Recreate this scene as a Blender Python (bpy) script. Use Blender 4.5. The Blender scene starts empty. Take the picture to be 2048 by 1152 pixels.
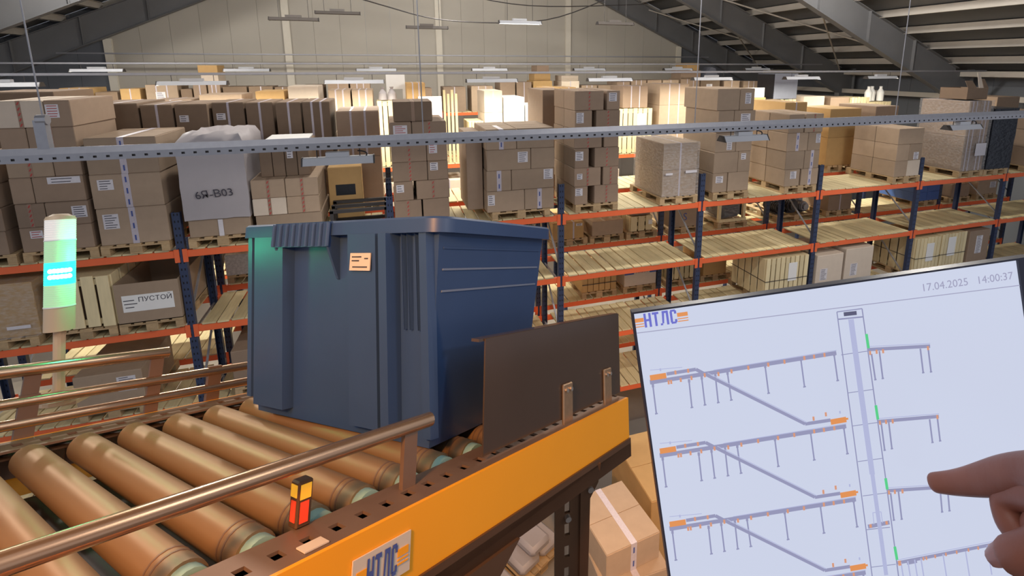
import bpy, bmesh, math, random
from mathutils import Vector, Matrix
from math import sin, cos, pi, radians
random.seed(11)
S = bpy.context.scene
COL = S.collection
EYE = 7.2                                  # eye height above the slab; the tables below count z from the eye

# ------------------------------------------------------------------ camera, world, added lights, exposure
cam = bpy.data.cameras.new('camera'); CAM = bpy.data.objects.new('camera', cam); COL.objects.link(CAM)
cam.sensor_width = 36.0; cam.lens = 36.0 * 1019 / 2048
cam.shift_x = (1024 - 1100) / 2048; cam.shift_y = (334 - 576) / 2048
cam.clip_start = 0.02; cam.clip_end = 300
pitch = math.atan2(201, 1019); yaw = math.atan2(334, 1039)
CAM.rotation_euler = (pi / 2 - pitch, 0, -yaw)
S.camera = CAM

W = bpy.data.worlds.new('world'); S.world = W; W.use_nodes = True
W.node_tree.nodes['Background'].inputs[0].default_value = (0.80, 0.86, 1.0, 1)
W.node_tree.nodes['Background'].inputs[1].default_value = 0.50

def area(name, loc, rot, sx, sy, power, color=(1, 1, 1), parent=None, spread=pi):
    l = bpy.data.lights.new(name, 'AREA'); l.shape = 'RECTANGLE'; l.size = sx; l.size_y = sy
    l.energy = power; l.color = color; l.spread = spread
    o = bpy.data.objects.new(name, l); COL.objects.link(o); o.location = loc; o.rotation_euler = rot
    if parent: o.parent = parent
    return o
def spot(name, loc, target, power, color, angle, blend=0.6, radius=0.08):
    l = bpy.data.lights.new(name, 'SPOT'); l.energy = power; l.color = color; l.spot_size = angle
    l.spot_blend = blend; l.shadow_soft_size = radius
    o = bpy.data.objects.new(name, l); COL.objects.link(o); o.location = loc
    o.rotation_euler = (Vector(target) - Vector(loc)).to_track_quat('-Z', 'Y').to_euler()
    return o
# added fill lights above and behind the standpoint
area('hall_fill', (-3.5, -1.0, 3.2), (radians(48), 0, radians(12)), 5, 1.5, 105, (1.0, 0.95, 0.90))
area('hall_fill', (6.5, -1.0, 3.4), (radians(48), 0, radians(-22)), 5, 1.5, 230, (1.0, 0.95, 0.90))
# added amber fill lights, one beside the conveyor and one under the mezzanine
spot('work_lamp', (-0.45, 0.10, 0.30), (0.10, 0.95, -0.75), 74, (1.0, 0.44, 0.12), radians(72))
spot('floor_fill', (1.3, 1.6, -2.1), (2.3, 5.6, -7.2), 900, (1.0, 0.55, 0.25), radians(80))
spot('tote_fill', (1.25, -0.35, 0.55), (0.72, 0.90, -0.25), 20, (0.95, 0.96, 1.0), radians(64))  # added light to brighten the tote's near side

vs = S.view_settings
vs.view_transform = 'Standard'; vs.look = 'None'; vs.exposure = -0.12; vs.gamma = 1.0; vs.use_curve_mapping = False

# ------------------------------------------------------------------ materials
def mat(name, col, rough=0.6, metal=0.0, var=0.12, scale=6.0, stretch=(1, 1, 1), bump=0.0, rnd=0.0,
        emit=None, estr=0.0, alpha=1.0, spec=0.4, trans=0.0, coat=0.0, second=None):
    m = bpy.data.materials.new(name); m.use_nodes = True
    nt = m.node_tree; N = nt.nodes; L = nt.links; b = N['Principled BSDF']
    b.inputs['Roughness'].default_value = rough; b.inputs['Metallic'].default_value = metal
    b.inputs['Specular IOR Level'].default_value = spec
    b.inputs['Coat Weight'].default_value = coat
    b.inputs['Transmission Weight'].default_value = trans
    tc = N.new('ShaderNodeTexCoord'); mp = N.new('ShaderNodeMapping'); mp.inputs['Scale'].default_value = stretch
    nz = N.new('ShaderNodeTexNoise'); nz.inputs['Scale'].default_value = scale; nz.inputs['Detail'].default_value = 5
    L.new(tc.outputs['Object'], mp.inputs[0]); L.new(mp.outputs[0], nz.inputs['Vector'])
    mx = N.new('ShaderNodeMix'); mx.data_type = 'RGBA'
    lo = [max(0, c * (1 - var)) for c in col]; hi = [min(1, c * (1 + var)) for c in col]
    if second: hi = second
    mx.inputs[6].default_value = (*lo, 1); mx.inputs[7].default_value = (*hi, 1)
    L.new(nz.outputs['Fac'], mx.inputs[0])
    out = mx.outputs[2]
    if rnd > 0:
        oi = N.new('ShaderNodeObjectInfo'); mr = N.new('ShaderNodeMapRange')
        mr.inputs[3].default_value = 1 - rnd; mr.inputs[4].default_value = 1 + rnd * 0.8
        L.new(oi.outputs['Random'], mr.inputs[0])
        hs = N.new('ShaderNodeHueSaturation'); L.new(mr.outputs[0], hs.inputs['Value']); L.new(out, hs.inputs['Color'])
        out = hs.outputs[0]
    L.new(out, b.inputs['Base Color'])
    if bump > 0:
        bp = N.new('ShaderNodeBump'); bp.inputs['Strength'].default_value = bump; bp.inputs['Distance'].default_value = 0.02
        L.new(nz.outputs['Fac'], bp.inputs['Height']); L.new(bp.outputs[0], b.inputs['Normal'])
    if emit:
        b.inputs['Emission Color'].default_value = (*emit, 1); b.inputs['Emission Strength'].default_value = estr
    if alpha < 1: b.inputs['Alpha'].default_value = alpha
    return m

M = {}
M['tan'] = mat('cardboard_tan', (.365, .268, .188), .8, var=.10, scale=9, rnd=.14, bump=.05)
M['brown'] = mat('cardboard_brown', (.305, .216, .152), .8, var=.10, scale=9, rnd=.14, bump=.05)
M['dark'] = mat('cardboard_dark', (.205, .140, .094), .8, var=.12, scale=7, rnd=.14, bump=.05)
M['amber'] = mat('cardboard_amber', (.48, .30, .125), .78, var=.10, scale=8, rnd=.1)
M['pale'] = mat('cardboard_pale', (.62, .52, .42), .8, var=.08, scale=8, rnd=.06)
M['white'] = mat('white_board', (.80, .79, .77), .6, var=.04, scale=6)
M['paper'] = mat('paper_white', (.66, .63, .66), .7, var=.10, scale=30)
M['ink'] = mat('ink_dark', (.06, .055, .07), .7)
M['red'] = mat('print_red', (.42, .07, .06), .7)
M['blue_print'] = mat('print_blue', (.07, .10, .30), .6)
M['tape_white'] = mat('tape_white', (.50, .45, .50), .4, var=.15, scale=40)
M['tape_brown'] = mat('tape_brown', (.30, .20, .14), .35)
M['wood'] = mat('pine_wood', (.60, .50, .29), .7, var=.22, scale=5, stretch=(7, .8, 7), rnd=.16, bump=.08)
M['wood_pale'] = mat('pale_crate_wood', (.72, .60, .36), .7, var=.16, scale=5, stretch=(6, 6, .8), rnd=.12, bump=.08)
M['wood_pallet'] = mat('pallet_wood', (.46, .32, .175), .75, var=.25, scale=5, stretch=(5, .8, 5), rnd=.2, bump=.1)
M['orange'] = mat('rack_orange', (.80, .150, .050), .42, var=.06, scale=4)
M['navy'] = mat('rack_navy', (.035, .050, .105), .45, var=.1, scale=4)
M['steel'] = mat('galvanised_steel', (.34, .34, .37), .42, .45, var=.12, scale=14)
M['steel_dark'] = mat('dark_steel', (.06, .055, .055), .5, .4)
M['frame'] = mat('roof_steel_grey', (.185, .187, .195), .6, var=.12, scale=1.5)
M['purlin'] = mat('purlin_beige', (.50, .46, .41), .6, var=.1, scale=2)
M['sheet'] = mat('roof_sheet_dark', (.125, .128, .135), .6, var=.15, scale=1.2)
M['wallp'] = mat('wall_panel_beige', (.52, .485, .425), .65, var=.06, scale=.7, rnd=.02)
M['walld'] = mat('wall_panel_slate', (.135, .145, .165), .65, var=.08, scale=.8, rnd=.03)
M['column'] = mat('wall_column_cream', (.78, .73, .63), .6, var=.05)
M['concrete'] = mat('concrete_floor', (.27, .235, .20), .55, var=.18, scale=1.3)
M['deckplate'] = mat('deck_plate', (.16, .15, .15), .5, .3)
M['black'] = mat('black_plastic', (.014, .015, .02), .35, var=.3, scale=12, bump=.2)
M['blackfilm'] = mat('black_film', (.018, .021, .030), .26, var=.4, scale=7, stretch=(1, 1, 2.5), bump=.9, spec=.6)
M['lilacfilm'] = mat('milky_film', (.42, .385, .395), .45, var=.06, scale=5, bump=.25)
M['film'] = mat('clear_film', (.72, .70, .69), .15, var=.1, scale=13, stretch=(1.2, 1.2, 2.6), bump=.9, alpha=.34, spec=.7)
M['lampwhite'] = mat('lamp_housing', (.42, .43, .46), .45, var=.04)
M['lampgrey'] = mat('lamp_housing_grey', (.13, .115, .105), .5, var=.04)  # housing darkened in colour so the unlit lamps stand as silhouettes
M['tube'] = mat('lamp_tube_lit', (.9, .9, .9), .4, emit=(1.0, .96, .86), estr=10)
M['tube_dim'] = mat('lamp_tube', (.8, .8, .8), .4, emit=(1.0, .97, .9), estr=.06)
M['tote'] = mat('tote_blue', (.034, .070, .165), .40, var=.10, scale=9, bump=.03, spec=.45)
M['tote_in'] = mat('tote_scuff', (.16, .20, .28), .5)
M['beam_orange'] = mat('conveyor_orange', (.93, .36, .012), .42, var=.05, scale=6, coat=.1)
M['zinc'] = mat('conveyor_zinc', (.46, .30, .18), .34, .75, var=.14, scale=18, stretch=(6, .4, 6))
M['zinc_matt'] = mat('conveyor_flange_zinc', (.25, .155, .105), .5, .5, var=.15, scale=20)
M['roller'] = mat('roller_zinc', (.36, .215, .11), .46, .5, var=.10, scale=12, stretch=(8, .5, 8))  # zinc with the warm cast of amber light put into its colour
M['rcap'] = mat('roller_bearing_cap', (.25, .40, .36), .5)
M['bolt'] = mat('bolt_steel', (.62, .56, .50), .28, .9)
M['chrome'] = mat('guide_rail_steel', (.58, .38, .24), .24, .9, var=.06, scale=10)
M['pan'] = mat('bed_pan_brown', (.085, .05, .03), .5, .2)
M['smoke'] = mat('smoked_guard_panel', (.075, .050, .036), .16, .1, var=.25, scale=3, spec=.5)
M['leg'] = mat('leg_brown_steel', (.12, .058, .028), .45, .3, var=.15, scale=9)
M['skin'] = mat('skin', (.23, .075, .048), .45, var=.16, scale=40, bump=.06, spec=.35, second=(.36, .135, .085))
M['nail'] = mat('fingernail', (.36, .16, .13), .28)
M['sleeve'] = mat('sleeve_cloth', (.05, .06, .10), .9, var=.2, scale=60, bump=.3)
M['bezel'] = mat('panel_bezel', (.035, .035, .055), .35)
M['case'] = mat('panel_case', (.09, .09, .10), .45, .2)
SCR = (.60, .645, .80)
def scr(name, c, k=1.0):
    return mat(name, (.03, .03, .03), .25, var=.0, emit=c, estr=k, spec=.25)
M['scr_bg'] = scr('screen_background', SCR, 1.07)
M['scr_head'] = scr('screen_header', (.66, .69, .80), 1.07)
M['scr_line'] = scr('screen_line', (.30, .31, .50))
M['scr_grey'] = scr('screen_grey', (.36, .36, .52))
M['scr_fill'] = scr('screen_beam', (.315, .32, .50))
M['scr_dark'] = scr('screen_dark', (.10, .10, .18))
M['scr_pale'] = scr('screen_pale', (.47, .50, .74))
M['scr_or'] = scr('screen_orange', (.80, .30, .09))
M['scr_or2'] = scr('screen_orange_dot', (.72, .33, .20))
M['scr_blue'] = scr('screen_blue', (.15, .16, .62))
M['scr_gr'] = scr('screen_green', (.10, .66, .26))
M['t_white'] = mat('tower_clear', (.80, .76, .72), .3, var=.05, emit=(1, .93, .86), estr=.32)
M['t_pale'] = mat('tower_green_lens', (.50, .75, .48), .3, emit=(.50, .85, .46), estr=.34)
M['t_lit'] = mat('tower_lit_lens', (.1, .8, .6), .3, emit=(.01, .85, .58), estr=1.25)
M['t_core'] = mat('tower_led', (1, 1, 1), .3, emit=(.75, 1, .95), estr=2.6)
M['t_base'] = mat('tower_beige', (.62, .46, .30), .45)
M['bluebox'] = mat('blue_carton', (.075, .15, .42), .6, var=.1, rnd=.05)
M['greybox'] = mat('slate_box', (.16, .17, .21), .6)
M['greypat'] = mat('patterned_carton', (.60, .57, .54), .7, var=.5, scale=26)
M['amberlamp'] = mat('amber_lens', (.9, .35, .02), .3, emit=(1, .55, .04), estr=.45)
M['redlamp'] = mat('red_lens', (.8, .05, .02), .3, emit=(1, .08, .02), estr=.3)

def streaky(m, lo, hi):                                      # film: thicker and thinner folds
    nt = m.node_tree; b = nt.nodes['Principled BSDF']; nz = next(n for n in nt.nodes if n.type == 'TEX_NOISE')
    mr = nt.nodes.new('ShaderNodeMapRange'); mr.inputs[1].default_value = .38; mr.inputs[2].default_value = .68; mr.inputs[3].default_value = lo; mr.inputs[4].default_value = hi
    nt.links.new(nz.outputs['Fac'], mr.inputs[0]); nt.links.new(mr.outputs[0], b.inputs['Alpha'])
streaky(M['film'], .10, .30)
def perforate(m, pitch):                                    # a column of dark punched holes
    nt = m.node_tree; N = nt.nodes; L = nt.links; b = N['Principled BSDF']
    src = b.inputs['Base Color'].links[0].from_socket
    tc = N.new('ShaderNodeTexCoord'); sp = N.new('ShaderNodeSeparateXYZ'); L.new(tc.outputs['Object'], sp.inputs[0])
    md = N.new('ShaderNodeMath'); md.operation = 'PINGPONG'; md.inputs[1].default_value = pitch / 2; L.new(sp.outputs[2], md.inputs[0])
    g1 = N.new('ShaderNodeMath'); g1.operation = 'LESS_THAN'; g1.inputs[1].default_value = pitch * .16; L.new(md.outputs[0], g1.inputs[0])
    ab = N.new('ShaderNodeMath'); ab.operation = 'PINGPONG'; ab.inputs[1].default_value = .05; L.new(sp.outputs[0], ab.inputs[0])
    g2 = N.new('ShaderNodeMath'); g2.operation = 'COMPARE'; g2.inputs[1].default_value = .021; g2.inputs[2].default_value = .008; L.new(ab.outputs[0], g2.inputs[0])
    mu = N.new('ShaderNodeMath'); mu.operation = 'MULTIPLY'; L.new(g1.outputs[0], mu.inputs[0]); L.new(g2.outputs[0], mu.inputs[1])
    mx = N.new('ShaderNodeMix'); mx.data_type = 'RGBA'; mx.inputs[7].default_value = (.004, .004, .006, 1)
    L.new(mu.outputs[0], mx.inputs[0]); L.new(src, mx.inputs[6]); L.new(mx.outputs[2], b.inputs['Base Color'])
perforate(M['navy'], .10)

# ------------------------------------------------------------------ mesh helpers
class MB:
    def __init__(s): s.v = []; s.f = []; s.mi = []
    def add(s, vs, fs, mi=0):
        k = len(s.v); s.v += [tuple(v) for v in vs]
        for f in fs: s.f.append([i + k for i in f]); s.mi.append(mi)
    def box(s, x0, x1, y0, y1, z0, z1, mi=0):
        s.add([(x, y, z) for z in (z0, z1) for y in (y0, y1) for x in (x0, x1)],
              [(0, 2, 3, 1), (4, 5, 7, 6), (0, 1, 5, 4), (2, 6, 7, 3), (0, 4, 6, 2), (1, 3, 7, 5)], mi)
    def cbox(s, x0, x1, y0, y1, z0, z1, c=.006, mi=0):        # chamfered box
        P = []
        for z, sz in ((z0, 1), (z1, -1)):
            for y, sy in ((y0, 1), (y1, -1)):
                for x, sx in ((x0, 1), (x1, -1)):
                    P += [(x, y + c * sy, z + c * sz), (x + c * sx, y, z + c * sz), (x + c * sx, y + c * sy, z)]
        i = lambda a, b, d, k: (a + 2 * b + 4 * d) * 3 + k
        F = [(i(0,0,0,0), i(0,0,1,0), i(0,1,1,0), i(0,1,0,0)), (i(1,0,0,0), i(1,1,0,0), i(1,1,1,0), i(1,0,1,0)),
             (i(0,0,0,1), i(1,0,0,1), i(1,0,1,1), i(0,0,1,1)), (i(0,1,0,1), i(0,1,1,1), i(1,1,1,1), i(1,1,0,1)),
             (i(0,0,0,2), i(0,1,0,2), i(1,1,0,2), i(1,0,0,2)), (i(0,0,1,2), i(1,0,1,2), i(1,1,1,2), i(0,1,1,2))]
        for b in (0, 1):
            for d in (0, 1):
                F.append((i(0,b,d,1), i(1,b,d,1), i(1,b,d,2), i(0,b,d,2)))
        for a in (0, 1):
            for d in (0, 1):
                F.append((i(a,0,d,0), i(a,1,d,0), i(a,1,d,2), i(a,0,d,2)))
        for a in (0, 1):
            for b in (0, 1):
                F.append((i(a,b,0,0), i(a,b,1,0), i(a,b,1,1), i(a,b,0,1)))
        for a in (0, 1):
            for b in (0, 1):
                for d in (0, 1): F.append((i(a,b,d,0), i(a,b,d,1), i(a,b,d,2)))
        s.add(P, F, mi)
    def cyl(s, p, q, r, n=14, r2=None, mi=0):
        p = Vector(p); q = Vector(q); r2 = r if r2 is None else r2
        d = (q - p).normalized(); u = d.orthogonal().normalized(); w = d.cross(u)
        a = [p + (u * cos(2 * pi * k / n) + w * sin(2 * pi * k / n)) * r for k in range(n)]
        b = [q + (u * cos(2 * pi * k / n) + w * sin(2 * pi * k / n)) * r2 for k in range(n)]
        s.add(a + b, [(k, (k + 1) % n, n + (k + 1) % n, n + k) for k in range(n)] + [tuple(range(n - 1, -1, -1)), tuple(range(n, 2 * n))], mi)
    def tube(s, pts, r, n=6, mi=0):
        for a, b in zip(pts, pts[1:]): s.cyl(a, b, r, n, mi=mi)
    def prism(s, poly, axis, a0, a1, mi=0):                   # poly in the two other axes, in cyclic order
        def P(u, v, a): return ((a, u, v), (u, a, v), (u, v, a))[axis]
        n = len(poly)
        s.add([P(u, v, a0) for u, v in poly] + [P(u, v, a1) for u, v in poly],
              [(k, (k + 1) % n, n + (k + 1) % n, n + k) for k in range(n)] + [tuple(range(n - 1, -1, -1)), tuple(range(n, 2 * n))], mi)
    def bar(s, p, q, w, h, upv=(0, 0, 1), mi=0):
        p = Vector(p); q = Vector(q); d = (q - p).normalized(); sd = d.cross(Vector(upv)).normalized() * (w / 2); u2 = sd.cross(d).normalized() * (h / 2)
        s.add([e + a * sd + b * u2 for e in (p, q) for a, b in ((-1, -1), (1, -1), (1, 1), (-1, 1))],
              [(0, 1, 2, 3), (7, 6, 5, 4), (0, 4, 5, 1), (1, 5, 6, 2), (2, 6, 7, 3), (3, 7, 4, 0)], mi)
    def mesh(s, name, mats, smooth=False):
        me = bpy.data.meshes.new(name); me.from_pydata(s.v, [], s.f)
        for m in (mats if isinstance(mats, (list, tuple)) else [mats]): me.materials.append(m)
        if any(s.mi): me.polygons.foreach_set('material_index', s.mi)
        bm = bmesh.new(); bm.from_mesh(me); bmesh.ops.recalc_face_normals(bm, faces=bm.faces); bm.to_mesh(me); bm.free()
        if smooth:
            me.polygons.foreach_set('use_smooth', [True] * len(me.polygons))
            try: me.set_sharp_from_angle(angle=radians(40))
            except Exception: pass
        return me

def link(name, me, parent=None, loc=(0, 0, 0), rz=0.0):
    o = bpy.data.objects.new(name, me); COL.objects.link(o); o.location = loc
    if rz: o.rotation_euler = (0, 0, rz)
    if parent: o.parent = parent
    return o
def build(mb, name, mats, parent=None, loc=(0, 0, 0), smooth=False, rz=0.0):
    return link(name, mb.mesh(name, mats, smooth), parent, loc, rz)
def tag(o, label=None, cat=None, group=None, kind=None):
    if label: o['label'] = label
    if cat: o['category'] = cat
    if group: o['group'] = group
    if kind: o['kind'] = kind
    return o
def thing(name, label, cat, loc=(0, 0, 0), group=None, rz=0.0, kind=None):
    return tag(link(name, None, None, loc, rz), label, cat, group, kind)
ORD = ['', 'first', 'second', 'third', 'fourth', 'fifth', 'sixth', 'seventh', 'eighth', 'ninth', 'tenth', 'eleventh', 'twelfth',
       'thirteenth', 'fourteenth', 'fifteenth', 'sixteenth', 'seventeenth', 'eighteenth', 'nineteenth', 'twentieth']

def text_mesh(txt, size, depth, name, m, shear=0.0, bold=0.0):
    c = bpy.data.curves.new(name, 'FONT'); c.body = txt; c.size = size; c.extrude = depth; c.align_x = 'CENTER'; c.align_y = 'CENTER'
    c.shear = shear; c.offset = bold; c.resolution_u = 3
    o = bpy.data.objects.new(name, c); COL.objects.link(o); bpy.context.view_layer.update()
    me = bpy.data.meshes.new_from_object(o.evaluated_get(bpy.context.evaluated_depsgraph_get()))
    bpy.data.objects.remove(o); me.materials.clear(); me.materials.append(m); me.name = name
    return me

# ------------------------------------------------------------------ the setting
fl = MB(); fl.box(-18, 24, -6, 24, -EYE - .25, -EYE); o = build(fl, 'floor', M['concrete']); tag(o, kind='structure')
dk = MB(); dk.box(-2.4, 3.4, -3.5, 1.12, -1.68, -1.60); dk.box(-2.4, 3.4, 1.06, 1.12, -1.86, -1.68)
o = build(dk, 'floor_mezzanine', M['deckplate']); tag(o, kind='structure')
for px, py in ((-2.2, 1.0), (3.2, 1.0), (-2.2, -3.2), (3.2, -3.2)):
    p = MB(); p.box(px - .07, px + .07, py - .07, py + .07, -EYE, -1.68); build(p, 'post', M['leg'], o)

YW = 23.4
def roof_z(x): return 6.05 - .42 * abs(x - 2.4)              # underside of the rafters
wall = link('wall_back', None, None, (0, YW, -EYE)); tag(wall, kind='structure')
x = -15.6
while x < 20.35:
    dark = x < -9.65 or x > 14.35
    p = MB(); xa, xb = x + .003, x + .997
    ta, tb = roof_z(xa) + 1.275 + EYE, roof_z(xb) + 1.275 + EYE
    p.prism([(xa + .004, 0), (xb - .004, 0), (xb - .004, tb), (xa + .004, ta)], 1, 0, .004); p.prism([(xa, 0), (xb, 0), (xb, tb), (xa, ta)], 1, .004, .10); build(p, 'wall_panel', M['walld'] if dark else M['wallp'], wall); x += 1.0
for cx in (-9.6, -3.6, 2.4, 8.4, 14.4):
    p = MB(); p.box(cx - .13, cx + .13, -.10, -.08, 0, roof_z(cx) + EYE); p.box(cx - .13, cx + .13, -.015, 0, 0, roof_z(cx) + EYE)
    p.box(cx - .012, cx + .012, -.08, -.015, 0, roof_z(cx) + EYE); build(p, 'wall_column', M['column'], wall)
wr = link('wall_right', None, None, (20.4, 0, -EYE)); tag(wr, kind='structure')
for k in range(20):
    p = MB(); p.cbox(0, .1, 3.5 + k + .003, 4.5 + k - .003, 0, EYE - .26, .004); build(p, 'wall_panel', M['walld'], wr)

roof = link('ceiling', None, None, (0, 0, 0)); tag(roof, kind='structure')
for sgn, xe in ((-1, -15.7), (1, 20.5)):
    p = MB(); z0 = roof_z(2.4) + 1.28; z1 = roof_z(xe) + 1.28
    p.prism([(2.4, z0), (xe, z1), (xe, z1 + .08), (2.4, z0 + .08)], 1, 2.5, YW) if False else p.add(
        [(2.4, 2.5, z0), (xe, 2.5, z1), (xe, YW, z1), (2.4, YW, z0), (2.4, 2.5, z0 + .08), (xe, 2.5, z1 + .08), (xe, YW, z1 + .08), (2.4, YW, z0 + .08)],
        [(0, 1, 2, 3), (7, 6, 5, 4), (0, 4, 5, 1), (1, 5, 6, 2), (2, 6, 7, 3), (3, 7, 4, 0)])
    build(p, 'roof_sheet', M['sheet'], roof)
    k = 0
    while True:                                              # purlins, running into the depth
        px = 2.4 + sgn * (.5 + 1.15 * k)
        if abs(px - 2.4) > 17.8: break
        z = roof_z(px) + 1.02; p = MB()
        p.box(px - .012, px + .012, 2.6, YW, z, z + .24); p.box(px - .10, px + .012, 2.6, YW, z, z + .014); p.box(px - .012, px + .10, 2.6, YW, z + .226, z + .24)
        build(p, 'purlin', M['purlin'], roof); k += 1
for yf in (7.0, 13.1, 18.0, 23.15):                          # portal frames
    for sgn, xe in ((-1, -15.3), (1, 20.1)):
        xk = 2.4 + sgn * 16.9
        zr, zk = roof_z(2.4), roof_z(xk)
        zt = lambda xx: roof_z(xx) + 1.0
        web = MB()
        web.add([(2.4, yf - .008, zr + .25), (xk, yf - .008, zk - .10), (xk, yf - .008, zt(xk)), (2.4, yf - .008, zt(2.4)),
                 (2.4, yf + .008, zr + .25), (xk, yf + .008, zk - .10), (xk, yf + .008, zt(xk)), (2.4, yf + .008, zt(2.4))],
                [(0, 1, 2, 3), (7, 6, 5, 4), (0, 4, 5, 1), (1, 5, 6, 2), (2, 6, 7, 3), (3, 7, 4, 0)])
        web.bar((2.4, yf, zr + .25), (xk, yf, zk - .10), .24, .02, (0, 0, 1)); web.bar((2.4, yf, zt(2.4)), (xk, yf, zt(xk)), .24, .02, (0, 0, 1))
        for q in range(1, 8):                                # stiffeners
            xx = 2.4 + sgn * q * 2.1; f = q * 2.1 / 16.9
            web.box(xx - .008, xx + .008, yf - .11, yf + .11, zr + .25 + (zk - .35 - zr) * f, zt(xx))
        build(web, 'rafter', M['frame'], roof)
        colm = MB(); colm.box(xk - .02, xk + .02, yf - .12, yf + .12, -EYE, zk - .1); colm.box(xe - .02, xe + .02, yf - .12, yf + .12, -EYE, zt(xk))
        colm.box(min(xk, xe), max(xk, xe), yf - .008, yf + .008, -EYE, zt(xk) - .1); build(colm, 'portal_column', M['frame'], roof)
for ya, yb in ((13.1, 18.0), (18.0, 23.15)):                 # roof bracing and eave struts
    for xa, xb in ((12.5, 19.3), (19.3, 12.5), (-8, -14.5)):
        p = MB(); p.cyl((xa, ya, roof_z(xa) + .9), (xb, yb, roof_z(xb) + .9), .03, 8); build(p, 'brace_rod', M['purlin'], roof)
for xe2, zb in ((19.6, -1.15), (19.6, -.35)):
    p = MB(); p.box(xe2 - .05, xe2 + .05, 7, YW, zb, zb + .18); build(p, 'eave_strut', M['purlin'], roof)

# ------------------------------------------------------------------ pallet racks
MESH = {}
def shared(key, fn):
    if key not in MESH: MESH[key] = fn()
    return MESH[key]
BAY = 2.81
def upright_mesh(h):
    m = MB(); m.box(-.05, .05, 0, .008, 0, h); m.box(-.05, -.042, .008, .075, 0, h); m.box(.042, .05, .008, .075, 0, h); m.box(-.075, .075, -.02, .10, 0, .012)
    return m.mesh('upright', M['navy'])
def beam_mesh(L):
    m = MB(); m.cbox(-L / 2, L / 2, 0, .045, -.105, 0, .006)
    for s in (-1, 1): m.box(s * L / 2 - .03, s * L / 2 + .03, -.012, .0, -.17, .02)
    return m.mesh('beam', M['orange'])
def board_mesh(D, w):
    m = MB(); m.cbox(-w / 2, w / 2, -.012, D + .012, 0, .026, .004); return m.mesh('deck_board', M['wood'])
def rack(label, xs, yf, D, levels, ztop, boards, group='pallet racks in rows', zbase=-EYE, tall=()):
    """boards: {level: [bays with boards of their own]}, the other bays get one joined deck"""
    r = thing('pallet_rack', label, 'rack', (0, yf, zbase), group)
    hu = ztop - zbase; um = shared(('u', hu), lambda: upright_mesh(hu)); bm_ = shared('beam', lambda: beam_mesh(BAY - .10))
    dm = [shared(('d', D, k), lambda: board_mesh(D, w)) for k, w in enumerate((.150, .168, .176))]
    for x in xs:
        link('upright', upright_mesh(hu + .80) if round(x, 2) in tall else um, r, (x, 0, 0)); u = link('upright', um, r, (x, D, 0)); u.rotation_euler = (0, 0, pi)
        for za, zb in zip(levels[1:] + [zbase + .3], levels):
            if zb - za < .5: continue
            p = MB(); p.bar((0, .05, za - zbase + .12), (0, D - .05, zb - zbase - .2), .03, .02); p.bar((0, .05, zb - zbase - .14), (0, D - .05, zb - zbase - .14), .03, .02)
            build(p, 'brace', M['steel'], r, (x, 0, 0))
    for li, zl in enumerate(levels):
        st = MB()
        for b, x in enumerate(xs[:-1]):
            xc = x + BAY / 2; zt = zl - zbase - .029
            link('beam', bm_, r, (xc, -.002, zt)); o = link('beam', bm_, r, (xc, D + .002, zt)); o.rotation_euler = (0, 0, pi)
            n = 14
            for k in range(n):
                bx = x + .13 + (BAY - .26) * (k + .5) / n + random.uniform(-.006, .006)
                if b in boards.get(li, []): link('deck_board', random.choice(dm), r, (bx, random.uniform(-.012, .012), zt))
                else: st.cbox(bx - .082, bx + .082, -.01, D + .01, zt, zt + .026, .004)
        if st.v: tag(build(st, 'deck_boards', M['wood'], r), kind='stuff')
    return r
L1, L2, L3, L4 = -2.49, -3.63, -4.87, -6.05
XA = [-5.65 + BAY * k for k in range(9)]
rack('orange and navy pallet rack nearest the camera, crossing the whole view', XA, 8.0, 1.05, [L1, L2, L3, L4], -1.97, {0: range(8), 1: [1, 3, 4, 5, 6, 7], 2: [3, 4, 5, 6, 7]})
rack('navy pallet rack standing back to back behind the nearest rack', XA, 9.42, 1.05, [L1, L2, L3, L4], -1.97, {})
XC = [-9.27 + BAY * k for k in range(10)]
rack('brightly lit pallet rack in the third row across the aisle', XC, 13.3, 1.05, [L1, L2, L3], -2.51, {}, tall=(1.97,))
rack('farthest pallet rack standing along the beige back wall', XC, 18.7, 1.05, [-1.62, -3.2, -4.8], -1.64, {})

# ------------------------------------------------------------------ pallets
PH = .144
def pm(w, d, h, n): return shared((n, w, d, h), lambda: (lambda m: (m.cbox(-w / 2, w / 2, 0, d, 0, h, .004), m.mesh(n, M['wood_pallet']))[1])(MB()))
npal = 0
def pallet(x, yf, z, label, w=.80, d=1.2, full=True, group='wooden pallets on the racks'):
    """x = centre, yf = front edge"""
    if full:
        t = thing('wooden_pallet', label, 'pallet', (x, yf, z), group, rz=random.uniform(-.012, .012))
        for px in (-w / 2 + .05, 0, w / 2 - .05):
            bw = .10 if px else .145
            link('skid_board', pm(bw, d, .022, 'skid_board'), t, (px, 0, 0))
            for py in (0, d / 2 - .07, d - .14): link('block', pm(bw, .14, .078, 'block'), t, (px, py, .022))
        for py in (0, d / 2 - .07, d - .14): link('stringer_board', pm(w, .14, .022, 'stringer_board'), t, (0, py, .100))
        for k in range(5):
            px = -w / 2 + .07 + (w - .14) * k / 4; link('deck_board', pm(.135 if k % 2 == 0 else .10, d, .022, 'deck_board'), t, (px, 0, .122))
        return t
    m = MB()
    for px in (-w / 2 + .05, 0, w / 2 - .05):
        m.box(px - .05, px + .05, 0, d, 0, .022)
        for py in (0, d / 2 - .07, d - .14): m.box(px - .05, px + .05, py, py + .14, .022, .100)
    for k in range(5):
        px = -w / 2 + .07 + (w - .14) * k / 4; m.box(px - .065, px + .065, 0, d, .100, PH)
    o = build(m, 'wooden_pallet', M['wood_pallet'], None, (x, yf, z)); return tag(o, label, 'pallet', group)

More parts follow.
